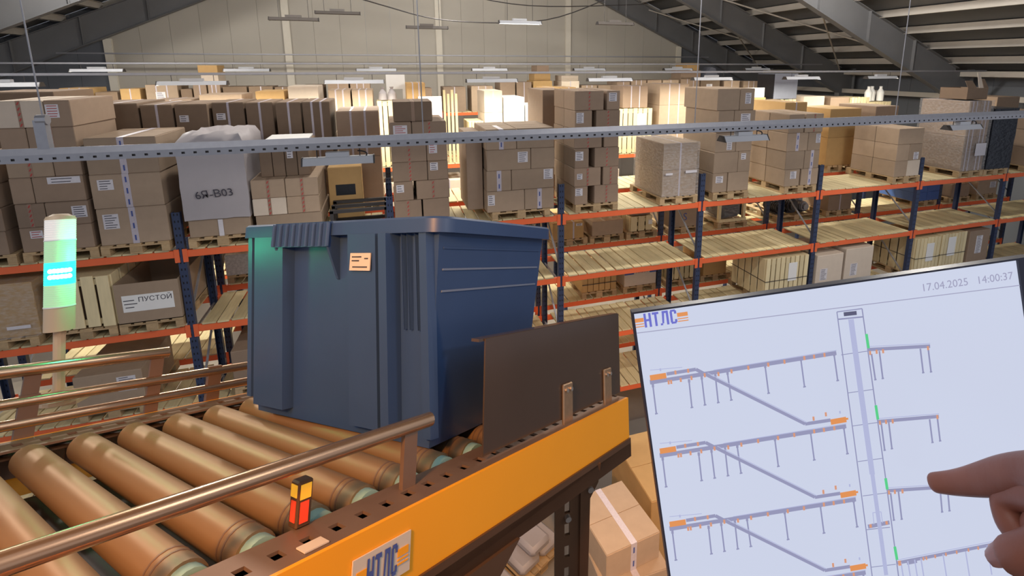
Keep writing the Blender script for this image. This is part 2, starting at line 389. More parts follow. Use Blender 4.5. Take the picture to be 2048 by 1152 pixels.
# ------------------------------------------------------------------ cardboard boxes
def carton(x0, x1, y0, y1, z0, z1, m, label, group, paper=None, tape=None, gap=.004, rz=None, name='cardboard_box', cat='box', straps=0, parent=None, inset=True):
    """paper: (u0,u1,v0,v1) fractions of the front; tape: 'red' or 'brown' vertical, 'white' broad"""
    w = x1 - x0 - 2 * gap; d = y1 - y0 - 2 * gap; h = z1 - z0 - .002
    b = MB(); b.cbox(-w / 2, w / 2, 0, d, 0, h - .006, .007)
    b.box(-w / 2 + .006, w / 2 - .006, .006, d / 2 - .004, h - .006, h); b.box(-w / 2 + .006, w / 2 - .006, d / 2 + .004, d - .006, h - .006, h)
    rz = random.uniform(-.005, .005) if rz is None else rz
    o = build(b, name, M[m] if isinstance(m, str) else m, parent, ((x0 + x1) / 2, y0 + gap, z0), rz=rz)
    if not parent: tag(o, label, cat, group)
    if tape:
        tw = {'red': .045, 'brown': .05, 'white': .075}[tape]; t = MB(); t.box(-tw / 2, tw / 2, -.002, 0, .002, h); t.box(-tw / 2, tw / 2, -.002, d, h, h + .0015)
        build(t, 'tape_strip', M['tape_white'] if tape == 'white' else M['tape_brown'], o)
        if tape == 'red':
            t = MB(); n = max(3, int(h / .06))
            for k in range(n):
                zc = (k + .5) * h / n; t.add([(-.018, -.003, zc - .018), (0, -.003, zc - .018), (.018, -.003, zc + .018), (0, -.003, zc + .018)], [(0, 1, 2, 3)])
            build(t, 'tape_print', M['red'], o)
        if tape == 'white':
            t = MB(); n = max(2, int(h / .14))
            for k in range(n):
                zc = (k + .5) * h / n; t.add([(-.010, -.003, zc - .04), (.010, -.003, zc - .04), (.010, -.003, zc + .035), (-.010, -.003, zc + .035)], [(0, 1, 2, 3)])
            build(t, 'tape_print', M['blue_print'], o)
    if paper:
        u0, u1, v0, v1 = paper[:4]; p = MB(); p.box(-w / 2 + u0 * w, -w / 2 + u1 * w, -.004, -.0005, v0 * h, v1 * h)
        pl = build(p, 'paper_label', M['paper'], o); q = MB(); n = max(2, int((v1 - v0) * h / .03))
        for k in range(n):
            zc = (v0 + (v1 - v0) * (k + .6) / (n + .2)) * h; xa = -w / 2 + (u0 + .12 * (u1 - u0)) * w; xb = -w / 2 + (u0 + random.uniform(.6, .9) * (u1 - u0)) * w
            q.add([(xa, -.0045, zc - .005), (xb, -.0045, zc - .005), (xb, -.0045, zc + .005), (xa, -.0045, zc + .005)], [(0, 1, 2, 3)])
        build(q, 'print_lines', M['red' if len(paper) > 4 else 'ink'], pl)
    for k in range(straps):
        sx = -w / 2 + w * (k + 1) / (straps + 1); t = MB(); t.box(sx - .016, sx + .016, -.003, 0, 0, h); t.box(sx - .016, sx + .016, -.003, d, h, h + .002); build(t, 'strap', M['tape_white'], o)
    return o

COLW = {1: ['sole box'], 2: ['left box', 'right box'], 3: ['left box', 'middle box', 'right box'], 4: ['left box', 'second box', 'third box', 'right box']}
TONE = {'tan': 'tan', 'brown': 'brown', 'dark': 'dark brown', 'amber': 'amber', 'pale': 'pale', 'white': 'white'}
def stack(X0, X1, yf, zb, ztop, rows, desc, m='tan', depth=1.1, ds=1, group='cardboard boxes on the front rack', opts={}, sagx=0.0):
    """rows from the bottom: list of column fractions; negative fraction = gap. opts[(row from top, col)] = kwargs. ds = boxes in the depth"""
    n = len(rows); hs = [1 + random.uniform(-.05, .05) for _ in rows]; tot = sum(hs); z = zb
    for r, cols in enumerate(rows):
        h = (ztop - zb) * hs[r] / tot; rt = n - r; x = X0 + random.uniform(-.012, .012); sc = (X1 - X0) / sum(abs(c) for c in cols); pos = [c for c in cols if c > 0]; ci = 0
        yo = random.uniform(-.02, .02)
        for c in cols:
            w = abs(c) * sc
            if c > 0:
                kw = dict(opts.get((rt, ci), {})); mm = kw.pop('m', m); dz = kw.pop('h', 1.0)
                rw = 'top row' if rt == 1 else ORD[rt] + ' row down'
                cw = COLW[len(pos)][ci] if len(pos) in COLW else ORD[ci + 1] + ' box'
                for d in range(ds):
                    back = ', rear half' if d else ''
                    dd = depth / ds
                    carton(x, x + w, yf + yo + d * dd, yf + yo + (d + 1) * dd, z, z + h * dz, mm,
                           f"{TONE.get(mm, mm)} cardboard {cw}, {rw}, {desc}{back}", group, **(kw if d == 0 else {}))
                ci += 1
            x += w
        z += h

PT = L1 + PH                                                 # top of a pallet on the upper deck
YF = 7.95
def fp(xc, desc, z=L1, yf=YF, w=.8, full=True): pallet(xc, yf, z, 'wooden pallet under the ' + desc, w, full=full)
st = dict(tape='red'); lab = (.62, .90, .45, .85)
D = 'stack cut off by left photo edge'; fp(-5.0, D, w=.8)
stack(-5.42, -4.66, YF, PT, -1.12, [[1], [.5, .5], [1], [.6, .4]], D, 'brown')
D = 'tall far-left stack under dark roof'; fp(-4.14, D)
stack(-4.52, -3.76, YF, PT, -.41, [[.7, .3], [.4, .6], [.3, .7], [.62, .38], [.36, .64], [.64, .36]], D, 'brown', opts={
    (1, 0): dict(m='pale', tape='red'), (1, 1): dict(paper=(.05, .55, .35, .85, 1)), (2, 1): st, (3, 0): dict(m='tan', tape='red'), (4, 1): dict(paper=(.3, .95, .72, .98)),
    (5, 1): dict(paper=(.6, .95, .3, .8)), (5, 0): st, (6, 0): dict(paper=(.2, .45, .55, .85, 1))})
D = 'stack with white printed tape'; fp(-3.33, D, w=.78)
stack(-3.71, -2.92, YF, PT, -.90, [[1], [1], [1]], D, 'tan', opts={(1, 0): dict(tape='white'), (2, 0): dict(tape='white', paper=(.10, .32, .55, .85)), (3, 0): dict(tape='white', paper=(.08, .30, .45, .85))})
D = 'low stack just behind blue tote'; fp(-1.43, D)
stack(-1.88, -1.0, YF, PT, -1.58, [[1], [.5, .5], [.5, .5]], D, 'tan', opts={(1, 0): dict(tape='red', paper=None), (1, 1): st, (2, 0): dict(m='pale', tape='red'), (2, 1): st})
stack(-1.78, -1.12, YF + .22, -1.58, -1.10, [[1, 1, 1, 1]], 'upper set of low stack behind tote', 'dark', .9, opts={(1, 2): dict(paper=(.2, .7, .55, .8))})
D = 'stepped stack topped by one box'; fp(.465, D)
stack(.045, .885, YF, PT, -.82, [[.5, -.02, .5], [.34, -.05, .61], [.62, .38], [.62, .38], [.38, .62]], D, 'brown', ds=2, opts={
    (1, 0): dict(paper=(.15, .8, .35, .85, 1)), (1, 1): st, (2, 0): st, (2, 1): dict(paper=(.1, .5, .4, .9, 1)), (3, 0): st, (3, 1): dict(paper=(.12, .5, .5, .9)), (4, 0): dict(paper=(.1, .5, .45, .85)), (4, 1): st, (5, 0): st})
carton(.10, .68, YF + .05, YF + .8, -.82, -.52, 'dark', 'dark brown box crowning the stepped stack, brown tape', 'cardboard boxes on the front rack', tape='brown')
D = 'wide stack left of bare post'; fp(2.06, D, w=1.0)
stack(1.48, 2.63, YF, PT, -.98, [[.55, .45], [.36, .64], [.64, .36], [.44, .56]], D, 'tan', ds=2, opts={
    (1, 0): dict(tape='white'), (1, 1): {}, (2, 0): dict(paper=(.70, .93, .35, .85)), (3, 0): dict(tape='white'), (3, 1): dict(paper=(.75, .97, .45, .95)), (4, 0): dict(paper=(.02, .2, .35, .85)), (4, 1): dict(tape='white')})
carton(1.20, 1.47, YF + .25, YF + 1.1, PT, -1.06, 'brown', 'narrow brown box standing on end beside the wide stack', 'cardboard boxes on the front rack')
D = 'tall narrow stack with dark gaps'; fp(3.42, D)
stack(2.99, 3.82, YF, PT, -.40, [[.30, -.14, .56], [.60, -.04, .36], [.32, -.12, .56], [.62, -.04, .34], [.38, -.08, .54], [.64, -.06, .30]], D, 'brown', ds=2, opts={
    (1, 0): st, (1, 1): dict(paper=(.15, .75, .45, .9)), (2, 0): dict(paper=(.08, .5, .35, .9)), (2, 1): st, (3, 0): st, (4, 0): dict(paper=(.05, .6, .4, .85)), (4, 1): st, (5, 0): dict(tape='red', paper=(.1, .3, .4, .7)), (5, 1): st, (6, 0): dict(paper=(.05, .6, .5, .9)), (6, 1): st})
D = 'tallest smooth stack beside wrapped load'; fp(6.19, D)
stack(5.78, 6.60, YF, PT, -.40, [[.40, -.02, .58], [.66, .34], [.56, .44], [.42, .58], [.60, .40]], D, 'tan', opts={
    (1, 0): {}, (1, 1): dict(paper=(.35, .75, .3, .8)), (2, 1): dict(paper=(.3, .75, .25, .85)), (3, 0): dict(paper=(.55, .8, .1, .8)), (4, 1): dict(paper=(.2, .6, .6, .9)), (5, 0): dict(paper=(.2, .7, .5, .85))})
D = 'four-row stack left of empty deck'; fp(7.85, D)
stack(7.42, 8.26, YF, PT, -.91, [[.45, -.03, .52], [.55, .45], [.62, .38], [.44, -.03, .53]], D, 'tan', ds=2, opts={
    (1, 1): st, (2, 0): dict(tape='white'), (2, 1): dict(paper=(.6, .95, .4, .9)), (4, 0): dict(paper=(.35, .75, .45, .9)), (3, 1): dict(tape='white'), (4, 1): dict(tape='white')})
D = 'low stack right of empty deck'; fp(10.72, D)
stack(10.34, 11.08, YF, PT, -1.30, [[.5, .5], [.5, .5], [1]], D, 'tan', ds=2, opts={(2, 1): dict(paper=(.35, .75, .05, .5)), (3, 1): dict(m='pale'), (1, 0): {}})
D = 'stack at right photo edge'; fp(14.95, D)
stack(14.55, 15.35, YF, PT, -1.05, [[1], [1], [1]], D, 'brown', opts={(1, 0): dict(paper=(.2, .6, .3, .8)), (2, 0): dict(paper=(.15, .5, .3, .8))})

# film-wrapped loads: one thing each
def wrapped(X0, X1, yf, zb, zt, label, rows, m, film, name='wrapped_pallet_load', depth=1.1, bulge=.015, papers=(), zf0=None, hood=0.0, straps=0):
    t = thing(name, label, 'wrapped load', ((X0 + X1) / 2, yf, zb), 'wrapped loads on the front rack')
    w = X1 - X0; h = zt - zb; z = 0
    for r, cols in enumerate(rows):
        rh = h / len(rows); x = -w / 2
        for c in cols:
            cw = w * c / sum(cols); carton(x, x + cw, .02, depth, z, z + rh, m, None, None, parent=t, straps=straps, rz=0); x += cw
        z += rh
    # film: a puckered sleeve
    f = MB(); z0 = 0 if zf0 is None else zf0; nz_, nx = 9, 8; prof = []
    ring0 = [(-w / 2, 0)] + [(-w / 2 + w * k / nx, 0) for k in range(1, nx)] + [(w / 2, 0)] + [(w / 2, depth * k / nx) for k in range(1, nx)] + [(w / 2, depth + .02)] + [(w / 2 - w * k / nx, depth + .02) for k in range(1, nx)] + [(-w / 2, depth + .02)] + [(-w / 2, depth - depth * k / nx) for k in range(1, nx)]
    n = len(ring0); V = []
    for j in range(nz_ + 1):
        zz = z0 + (h + .012 - z0) * j / nz_
        for (x, y) in ring0:
            k = 1 + (bulge + random.uniform(-.006, .010)) / (w / 2); V.append((x * k, (y - depth / 2) * (1 + bulge * 1.4 / depth + random.uniform(0, .008)) + depth / 2 - .004, max(.003, zz + random.uniform(-.006, .006))))
    F = [(j * n + i, j * n + (i + 1) % n, (j + 1) * n + (i + 1) % n, (j + 1) * n + i) for j in range(nz_) for i in range(n)]
    if hood:                                                 # gathered film over the top
        base = len(V); 
        for s, hh in ((.9, hood * .8), (.7, hood), (.45, hood * .45)):
            for (x, y) in ring0: V.append((x * s, (y - depth / 2) * s + depth / 2, h + hh + random.uniform(-.02, .02)))
        for j in range(3):
            a0 = nz_ * n if j == 0 else base + (j - 1) * n; b0 = base + j * n
            F += [(a0 + i, a0 + (i + 1) % n, b0 + (i + 1) % n, b0 + i) for i in range(n)]
        F.append(tuple(base + 2 * n + i for i in range(n)))
    else: F.append(tuple(nz_ * n + i for i in range(n)))
    f.add(V, F); build(f, 'stretch_film', M[film], t, smooth=True)
    for (u0, u1, v0, v1) in papers:
        p = MB(); p.box(-w / 2 + u0 * w, -w / 2 + u1 * w, -.035, -.032, v0 * h, v1 * h); build(p, 'paper_label', M['paper'], t)
    return t
D = 'lilac-wrapped load with handwriting'; fp(-2.30, D, w=.84)
t = wrapped(-2.70, -1.93, YF, PT, -1.02, 'milky lilac wrapped load with black handwriting and film gathered on top', [[1], [1]], 'tan', 'lilacfilm', zf0=.26, hood=.13)
p = text_mesh('6Я-В03', .15, .001, 'handwriting', M['ink'], shear=-.1); o = link('handwriting', p, t, (.0, -.040, .62)); o.rotation_euler = (pi / 2, radians(-3), 0)
p = MB(); p.box(-.02, .04, .012, .016, .0, .24); build(p, 'paper_label', M['paper'], t)
D = 'clear-wrapped low load'; fp(5.06, D)
wrapped(4.70, 5.42, YF, PT, -1.36, 'low brown load in clear shiny film, left of second bare post', [[1], [1]], 'tan', 'film', papers=((.05, .25, .42, .46), (.62, .95, .44, .49)), straps=1)
D = 'tall clear-wrapped load at right'; fp(12.72, D)
wrapped(12.36, 13.08, YF, PT, -.76, 'tall brown load in clear glossy film with white sheet, near right edge', [[1, 1], [1, 1]], 'brown', 'film', papers=((.45, .92, .22, .40),), straps=2)
D = 'black-wrapped load'; fp(13.55, D)
wrapped(13.17, 13.92, YF, PT, -.95, 'tall load wrapped in black glossy film near right photo edge', [[1], [1]], 'dark', 'blackfilm', bulge=.03)
# open carton with raised flaps on the tall wrapped load
t = thing('open_carton', 'open brown carton with flaps up on top of tall clear-wrapped load', 'box', (12.75, YF + .15, -.735), None)
p = MB()
for a in ((-.33, .33, 0, .008), (-.33, .33, .592, .60), (-.33, -.322, .008, .592), (.322, .33, .008, .592)): p.box(a[0], a[1], a[2], a[3], 0, .26)
p.box(-.33, .33, 0, .6, 0, .008); build(p, 'carton_body', M['dark'], t)
for (x0, x1, dz, mm) in ((-.33, -.05, .16, 'dark'), (.02, .16, .34, 'pale'), (.18, .33, .20, 'dark')):
    p = MB(); p.add([(x0, .0, .26), (x1, .0, .26), (x1 - .02, .10, .26 + dz), (x0 + .03, .10, .26 + dz), (x0, .006, .26), (x1, .006, .26), (x1 - .02, .106, .26 + dz), (x0 + .03, .106, .26 + dz)],
                    [(0, 1, 2, 3), (7, 6, 5, 4), (0, 4, 5, 1), (1, 5, 6, 2), (2, 6, 7, 3), (3, 7, 4, 0)]); build(p, 'flap', M[mm], t)

# ------------------------------------------------------------------ crates
def crate(x0, x1, y0, y1, z0, z1, label, n, papers=(), m='wood_pale', group='slatted crates', wires=False, side=5):
    t = thing('slatted_crate', label, 'crate', ((x0 + x1) / 2, y0, z0), group); w = x1 - x0; d = y1 - y0; h = z1 - z0
    p = MB()
    for sx in (-1, 1):
        for y in (.03, d - .08): p.cbox(sx * (w / 2 - .05) - .03, sx * (w / 2 - .05) + .03, y, y + .05, 0, h, .004)
    for z in (.04, h - .12):
        p.box(-w / 2 + .03, w / 2 - .03, .03, .06, z, z + .08); p.box(-w / 2 + .03, -w / 2 + .06, .06, d - .06, z, z + .08); p.box(w / 2 - .06, w / 2 - .03, .06, d - .06, z, z + .08)
    build(p, 'frame_post', M[m], t)
    sw = w / n * .82; sm = shared(('sl', round(sw, 3), round(h, 2), m), lambda: (lambda q: (q.cbox(-sw / 2, sw / 2, 0, .022, 0, h, .004), q.mesh('slat', M[m]))[1])(MB()))
    for k in range(n): link('slat', sm, t, (-w / 2 + w * (k + .5) / n, random.uniform(0, .006), random.uniform(-.0, .02)))
    ns = side; s2 = d / ns * .80; sm2 = shared(('s2', round(s2, 3), round(h, 2), m), lambda: (lambda q: (q.cbox(0, .022, -s2 / 2, s2 / 2, 0, h, .004), q.mesh('slat', M[m]))[1])(MB()))
    for k in range(ns):
        yk = .03 + (d - .06) * (k + .5) / ns
        link('slat', sm2, t, (-w / 2, yk, 0)); link('slat', sm2, t, (w / 2 - .022, yk, 0))
    p = MB(); p.box(-w / 2 + .022, w / 2 - .022, .03, d - .03, h - .025, h - .003); build(p, 'lid', M[m], t)
    p = MB(); p.box(-w / 2 + .07, w / 2 - .07, .09, d - .09, .02, h - .04); build(p, 'contents', M['dark'], t)
    for (u0, u1, v0, v1) in papers:
        p = MB(); p.box(-w / 2 + u0 * w, -w / 2 + u1 * w, -.006, -.001, v0 * h, v1 * h); build(p, 'paper_label', M['white'], t)
    if wires:
        p = MB(); p.box(-w / 2 - .004, w / 2 + .004, -.008, -.003, h * .45, h * .45 + .012); p.box(-w / 2 - .006, -w / 2, 0, d, h * .45, h * .45 + .012); build(p, 'strapping_band', M['steel_dark'], t)
    return t

# level three of the front rack
def pal3(xc, lb, z, yf=YF, w=.8): pallet(xc, yf, z, 'wooden pallet under the ' + lb, w)
z3 = L3 + PH; z2 = L2 + PH
pal3(7.75, 'banded slatted crate above the screen', L3, w=1.1)
crate(7.18, 8.26, YF, 9.05, z3, -3.86, 'pale slatted crate with a black band and white sheet, above the screen', 9, ((.52, .72, .40, .86),), wires=True)
pal3(8.865, 'left pale box above the screen', L3)
carton(8.48, 9.20, YF, 9.0, z3, -3.92, 'pale', 'left of two pale boxes on the lowest shelf above the screen', 'pale boxes above the screen', paper=(.15, .42, .30, .62))
pal3(9.675, 'right pale box above the screen', L3)
carton(9.26, 10.04, YF, 9.0, z3, -3.86, 'pale', 'right of two pale boxes on the lowest shelf above the screen', 'pale boxes above the screen', paper=(.2, .45, .28, .60))
pal3(11.72, 'left of two labelled crates', L3); pal3(12.55, 'right of two labelled crates', L3)
crate(11.34, 12.10, YF, 9.05, z3, -3.86, 'left of two pale crates with white sheets above the screen date', 7, ((.42, .72, .35, .85),), wires=True)
crate(12.13, 12.95, YF, 9.05, z3, -3.84, 'right of two pale crates with white sheets above the screen date', 8, ((.25, .55, .40, .92),), wires=True)
pal3(13.40, 'brown box right of labelled crates', L3)
carton(13.04, 13.74, YF, 9.0, z3, -3.84, 'brown', 'brown box with a white sheet right of the labelled crates', 'boxes on the lower shelves', paper=(.35, .65, .35, .85))
# level two of the front rack, left
pal3(-4.95, 'film-covered box at lower left edge', L2)
wrapped(-5.34, -4.52, YF, z2, -2.74, 'tan box under shiny clear film at the lower left edge', [[1]], 'amber', 'film', papers=((.62, .92, .18, .24),))
pal3(-4.04, 'slatted crate left of open box', L2, w=.7)
crate(-4.36, -3.68, YF, 9.0, z2, -2.76, 'wooden crate of wide vertical boards left of the open box', 4, m='wood_pale', side=4)
pal3(-3.29, 'open box with paper sign', L2, w=.76)
t = thing('open_carton', 'open tan box with a white paper sign on its front', 'box', (-3.285, YF, z2)); p = MB(); hw = .375; hh = .58
for a in ((-hw, hw, 0, .012), (-hw, hw, 1.088, 1.10), (-hw, -hw + .012, .012, 1.088), (hw - .012, hw, .012, 1.088)): p.box(a[0], a[1], a[2], a[3], 0, hh)
p.box(-hw, hw, 0, 1.1, 0, .012); build(p, 'carton_body', M['tan'], t)
p = MB(); p.box(-.30, .30, -.004, -.001, .17, .41); pl = build(p, 'paper_label', M['white'], t)
o = link('lettering', text_mesh('ПУСТОЙ', .095, .0005, 'lettering', M['ink']), pl, (.085, -.0055, .335)); o.rotation_euler = (pi / 2, 0, 0)
p = MB()
for k, (a, b) in enumerate(((-.285, -.16), (-.28, -.13), (-.27, -.17))): p.box(a, b, -.0055, -.0045, .33 - k * .05, .342 - k * .05)
build(p, 'print_lines', M['ink'], pl)

# level two and three of the back-to-back rack
YB = 9.40
GB = 'loads on the second rack'
def pb(xc, z, lb, w=.8): pallet(xc, YB, z, 'wooden pallet under the ' + lb, w, group='wooden pallets on the second rack')
pb(3.45, L2, 'amber strapped box'); carton(3.08, 3.76, YB, 10.5, z2, -3.13, 'amber', 'amber box with thin straps right of the tote', GB, straps=2, paper=(.75, .95, .75, .9))
pb(4.29, L2, 'plain tan box', .78); carton(3.94, 4.66, YB, 10.5, z2, -3.17, 'tan', 'plain tan box on a pallet, right of the amber box', GB)
pb(5.11, L2, 'small two-tone crate', .74); crate(4.82, 5.36, YB, 10.3, z2, -3.16, 'small crate with pale front on the middle shelf', 3, ((.80, .97, .45, .75),), side=4)
carton(4.86, 5.32, YB + .05, 10.2, -3.136, -2.97, 'brown', 'small brown box lying on the small crate', GB)
pb(6.14, L2, 'box printed with one S'); t = carton(5.82, 6.46, YB, 10.4, z2, -3.03, 'tan', 'tan box printed with a single grey letter S', GB)
o = link('lettering', text_mesh('S', .24, .0005, 'lettering', M['blue_print']), t, (.02, -.003, .22)); o.rotation_euler = (pi / 2, 0, 0)
pb(7.42, L2, 'open timber frame with wrapped machine')
t = thing('timber_frame_crate', 'open timber frame holding a grey film-wrapped machine', 'crate', (7.42, YB, z2)); p = MB()
for sx in (-.33, .33):
    for y in (.03, .9): p.cbox(sx - .035, sx + .035, y, y + .07, 0, .62, .005)
for z in (.0, .55): p.box(-.36, .36, .0, .03, z, z + .07); p.box(-.36, .36, .97, 1.0, z, z + .07)
build(p, 'timber_frame', M['wood_pale'], t); p = MB(); p.cbox(-.25, .25, .12, .85, .07, .36, .03); p.cyl((0, .45, .36), (0, .45, .50), .16, 12); p.cyl((.0, .45, .50), (0, .45, .58), .07, 10); build(p, 'machine', M['steel_dark'], t)
p = MB(); p.cbox(-.28, .28, .09, .88, .0, .56, .04); build(p, 'stretch_film', M['film'], t)
pb(9.25, L2, 'motors beside rack post', w=1.2)
for k, (mx, r, hz, lb) in enumerate(((8.85, .13, .30, 'black electric motor lying left on the pallet of motors'), (9.22, .16, .36, 'largest black motor in the middle of the pallet of motors'), (9.58, .11, .26, 'small grey pump at the right of the pallet of motors'))):
    t = thing('electric_motor', lb, 'motor', (mx, YB + .35, z2)); p = MB(); p.cyl((0, -.22, r + .03), (0, .22, r + .03), r, 14)
    for q in range(7): p.cyl((0, -.18 + q * .06, r + .03), (0, -.165 + q * .06, r + .03), r + .014, 14)
    p.cyl((0, -.28, r + .03), (0, -.22, r + .03), r * .7, 12); build(p, 'motor_body', M['steel_dark' if k != 2 else 'steel'], t)
    p = MB(); p.box(-r * .8, r * .8, -.18, .18, 0, .04); build(p, 'foot', M['steel_dark'], t); p = MB(); p.box(-.06, .06, -.08, .08, 2 * r + .03, 2 * r + .11); build(p, 'terminal_box', M['steel'], t)
pb(10.55, L2, 'brown wrapped boxes right of motors'); carton(10.18, 10.92, YB, 10.4, z2, -3.10, 'brown', 'brown box right of the motors, behind the third post', GB, straps=1)
carton(10.2, 10.75, YB + .05, 10.2, -3.10, -2.92, 'white', 'white flat carton lying on the brown box right of the motors', GB)
pb(13.50, L2, 'blue cartons')
for k, (a, b) in enumerate(((13.05, 13.50), (13.50, 13.95))):
    for r in range(2): carton(a, b, YB, 10.5, z2 + r * .24, z2 + (r + 1) * .24, 'bluebox', f"blue carton, {('lower', 'upper')[r]} row, {('left', 'right')[k]} of the blue pile", 'blue cartons', name='blue_carton')
pb(14.75, L2, 'brown box right of blue cartons'); carton(14.42, 15.1, YB, 10.4, z2, -3.12, 'brown', 'brown box right of the blue cartons', GB)
pb(15.8, L2, 'last tan box at right'); carton(15.4, 16.2, YB, 10.4, z2, -3.05, 'tan', 'tan box at the far right of the middle shelf', GB, paper=(.6, .9, .4, .8))
pb(-2.34, L2, 'patterned grey box', .78); carton(-2.74, -2.08, YB, 10.3, z2, -3.12, M['greypat'], 'grey speckled patterned box on a pallet left of the tote', GB)
carton(-2.68, -2.05, YB + .45, 10.4, -3.12, -2.95, 'white', 'white box lying behind on the speckled patterned box', GB)
pb(4.14, L3, 'tied bundle of brown boards'); t = thing('board_bundle', 'bundle of upright brown boards on the lowest shelf right of tote', 'boards', (4.14, YB, z3))
for k in range(6): p = MB(); p.cbox(-.40 + k * .133, -.40 + k * .133 + .122, random.uniform(0, .02), 1.0, 0, .40, .006); build(p, 'board', M['amber'], t)
p = MB(); p.box(-.405, .405, -.012, -.006, .17, .185); build(p, 'strapping_band', M['steel_dark'], t)
pb(5.10, L3, 'pale box with dark band'); t = carton(4.72, 5.50, YB, 10.4, z3, -4.26, 'pale', 'pale box with dark blue corner bands beside the board bundle', GB)
p = MB(); p.box(-.388, -.16, -.003, -.001, .27, .355); p.box(.22, .388, -.003, -.001, .27, .355); build(p, 'printed_band', M['blue_print'], t)
o = link('lettering', text_mesh('АКИЛ', .10, .0005, 'lettering', M['red']), t, (.03, -.003, .315)); o.rotation_euler = (pi / 2, 0, 0)
pb(6.15, L3, 'low crates on lowest shelf'); crate(5.82, 6.48, YB, 10.3, z3, -4.28, 'low brown crate on the lowest shelf left of the screen', 5, m='wood', side=4)
pb(7.06, L3, 'low amber box'); carton(6.72, 7.34, YB, 10.3, z3, -4.30, 'amber', 'low amber box on the lowest shelf behind the second post', GB)
pb(14.95, L3, 'low crate at right'); carton(14.5, 15.3, YB, 10.3, z3, -4.30, 'amber', 'low amber box at the right end of the lowest shelf', GB)
for k, (xc, w, h, mm) in enumerate(((-3.9, .8, .55, 'tan'), (-2.0, .8, .6, 'brown'), (-1.1, .7, .5, 'amber'), (.7, .8, .6, 'tan'), (1.7, .8, .45, 'brown'))):
    fp(xc, f"{ORD[k + 1]} box from left on lower shelf behind conveyor", z=L3)
    carton(xc - w / 2, xc + w / 2, YF, 9.0, z3, z3 + h, mm, f"{TONE[mm]} box on lower shelf behind conveyor, {ORD[k + 1]} from left", 'boxes behind the conveyor', paper=lab)

# upper deck of the back-to-back rack: a long dark row, two tiers
GD = 'boxes on the upper deck of the second rack'
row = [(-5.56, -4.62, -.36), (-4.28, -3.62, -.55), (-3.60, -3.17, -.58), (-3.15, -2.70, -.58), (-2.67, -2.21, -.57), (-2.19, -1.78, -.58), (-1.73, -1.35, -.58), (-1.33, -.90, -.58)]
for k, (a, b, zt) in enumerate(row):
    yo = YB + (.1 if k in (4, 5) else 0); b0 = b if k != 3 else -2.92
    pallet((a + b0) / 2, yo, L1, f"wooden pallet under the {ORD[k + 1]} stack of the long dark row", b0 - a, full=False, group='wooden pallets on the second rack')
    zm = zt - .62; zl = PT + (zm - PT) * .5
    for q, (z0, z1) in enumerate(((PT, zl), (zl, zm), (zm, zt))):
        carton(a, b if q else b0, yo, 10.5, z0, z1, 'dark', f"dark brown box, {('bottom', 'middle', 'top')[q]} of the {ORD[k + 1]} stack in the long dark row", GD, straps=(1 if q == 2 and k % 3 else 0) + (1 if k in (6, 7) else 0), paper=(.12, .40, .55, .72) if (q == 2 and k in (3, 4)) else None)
def pair(a, b, zt, lb, m='brown', **kw):
    pallet((a + b) / 2, YB, L1, 'wooden pallet under the ' + lb, min(.8, b - a), full=False, group='wooden pallets on the second rack')
    zm = (PT + zt) / 2; carton(a, b, YB, 10.5, PT, zm, m, 'lower box of the ' + lb, GD); carton(a, b, YB, 10.5, zm, zt, m, 'upper box of the ' + lb, GD, **kw)
pair(-.82, -.12, -.75, 'white-strapped pair behind tray', 'brown', straps=2)
t = carton(-.96, -.44, 8.745, 9.045, L1 + .002, -1.60, 'amber', 'amber box with a dark rectangular window, behind the tote', GD); p = MB(); p.box(-.15, .15, -.003, 0, .42, .60); build(p, 'dark_window', M['black'], t)
pair(2.87, 3.36, -.44, 'tall brown pair behind gapped stack')
pair(6.86, 7.36, -1.02, 'brown pair behind four-row stack')
pair(9.95, 10.9, -.98, 'tan pair behind empty deck', 'amber')
pair(8.62, 9.25, -.80, 'tall amber pair behind empty deck', 'amber', straps=1)
pair(11.35, 12.1, -.95, 'brown pair left of clear-wrapped load')
pair(15.6, 16.5, -.8, 'brown pair at far right')
p = MB(); p.cbox(-.3, .3, 0, .9, 0, .03, .005); tag(build(p, 'foam_sheet', M['white'], None, (-1.44, YF + .22, -1.10), rz=.02), 'white foam sheet lying on the dark boxes behind the tote', 'sheet')
p = MB(); p.cbox(-.22, .22, 0, .07, 0, 1.30, .006); tag(build(p, 'crate_panel', M['wood_pale'], None, (-2.17, 9.405, L1 + .001)), 'pale wooden crate panel standing beside the lilac-wrapped load', 'panel')
# dark metal frames on the deck behind the tote
t = thing('metal_frame_stack', 'dark metal frames lying on the deck behind the tote', 'frames', (-.48, 8.0, L1))
for k in range(3):
    p = MB(); y = .08 + k * .3
    for a in ((-.42, .42, 0, .05), (-.42, -.37, .05, .34), (.37, .42, .05, .34), (-.42, .42, .30, .35)): p.box(a[0], a[1], y, y + .05, a[2], a[3])
    build(p, 'frame_bar', M['steel_dark'], t)

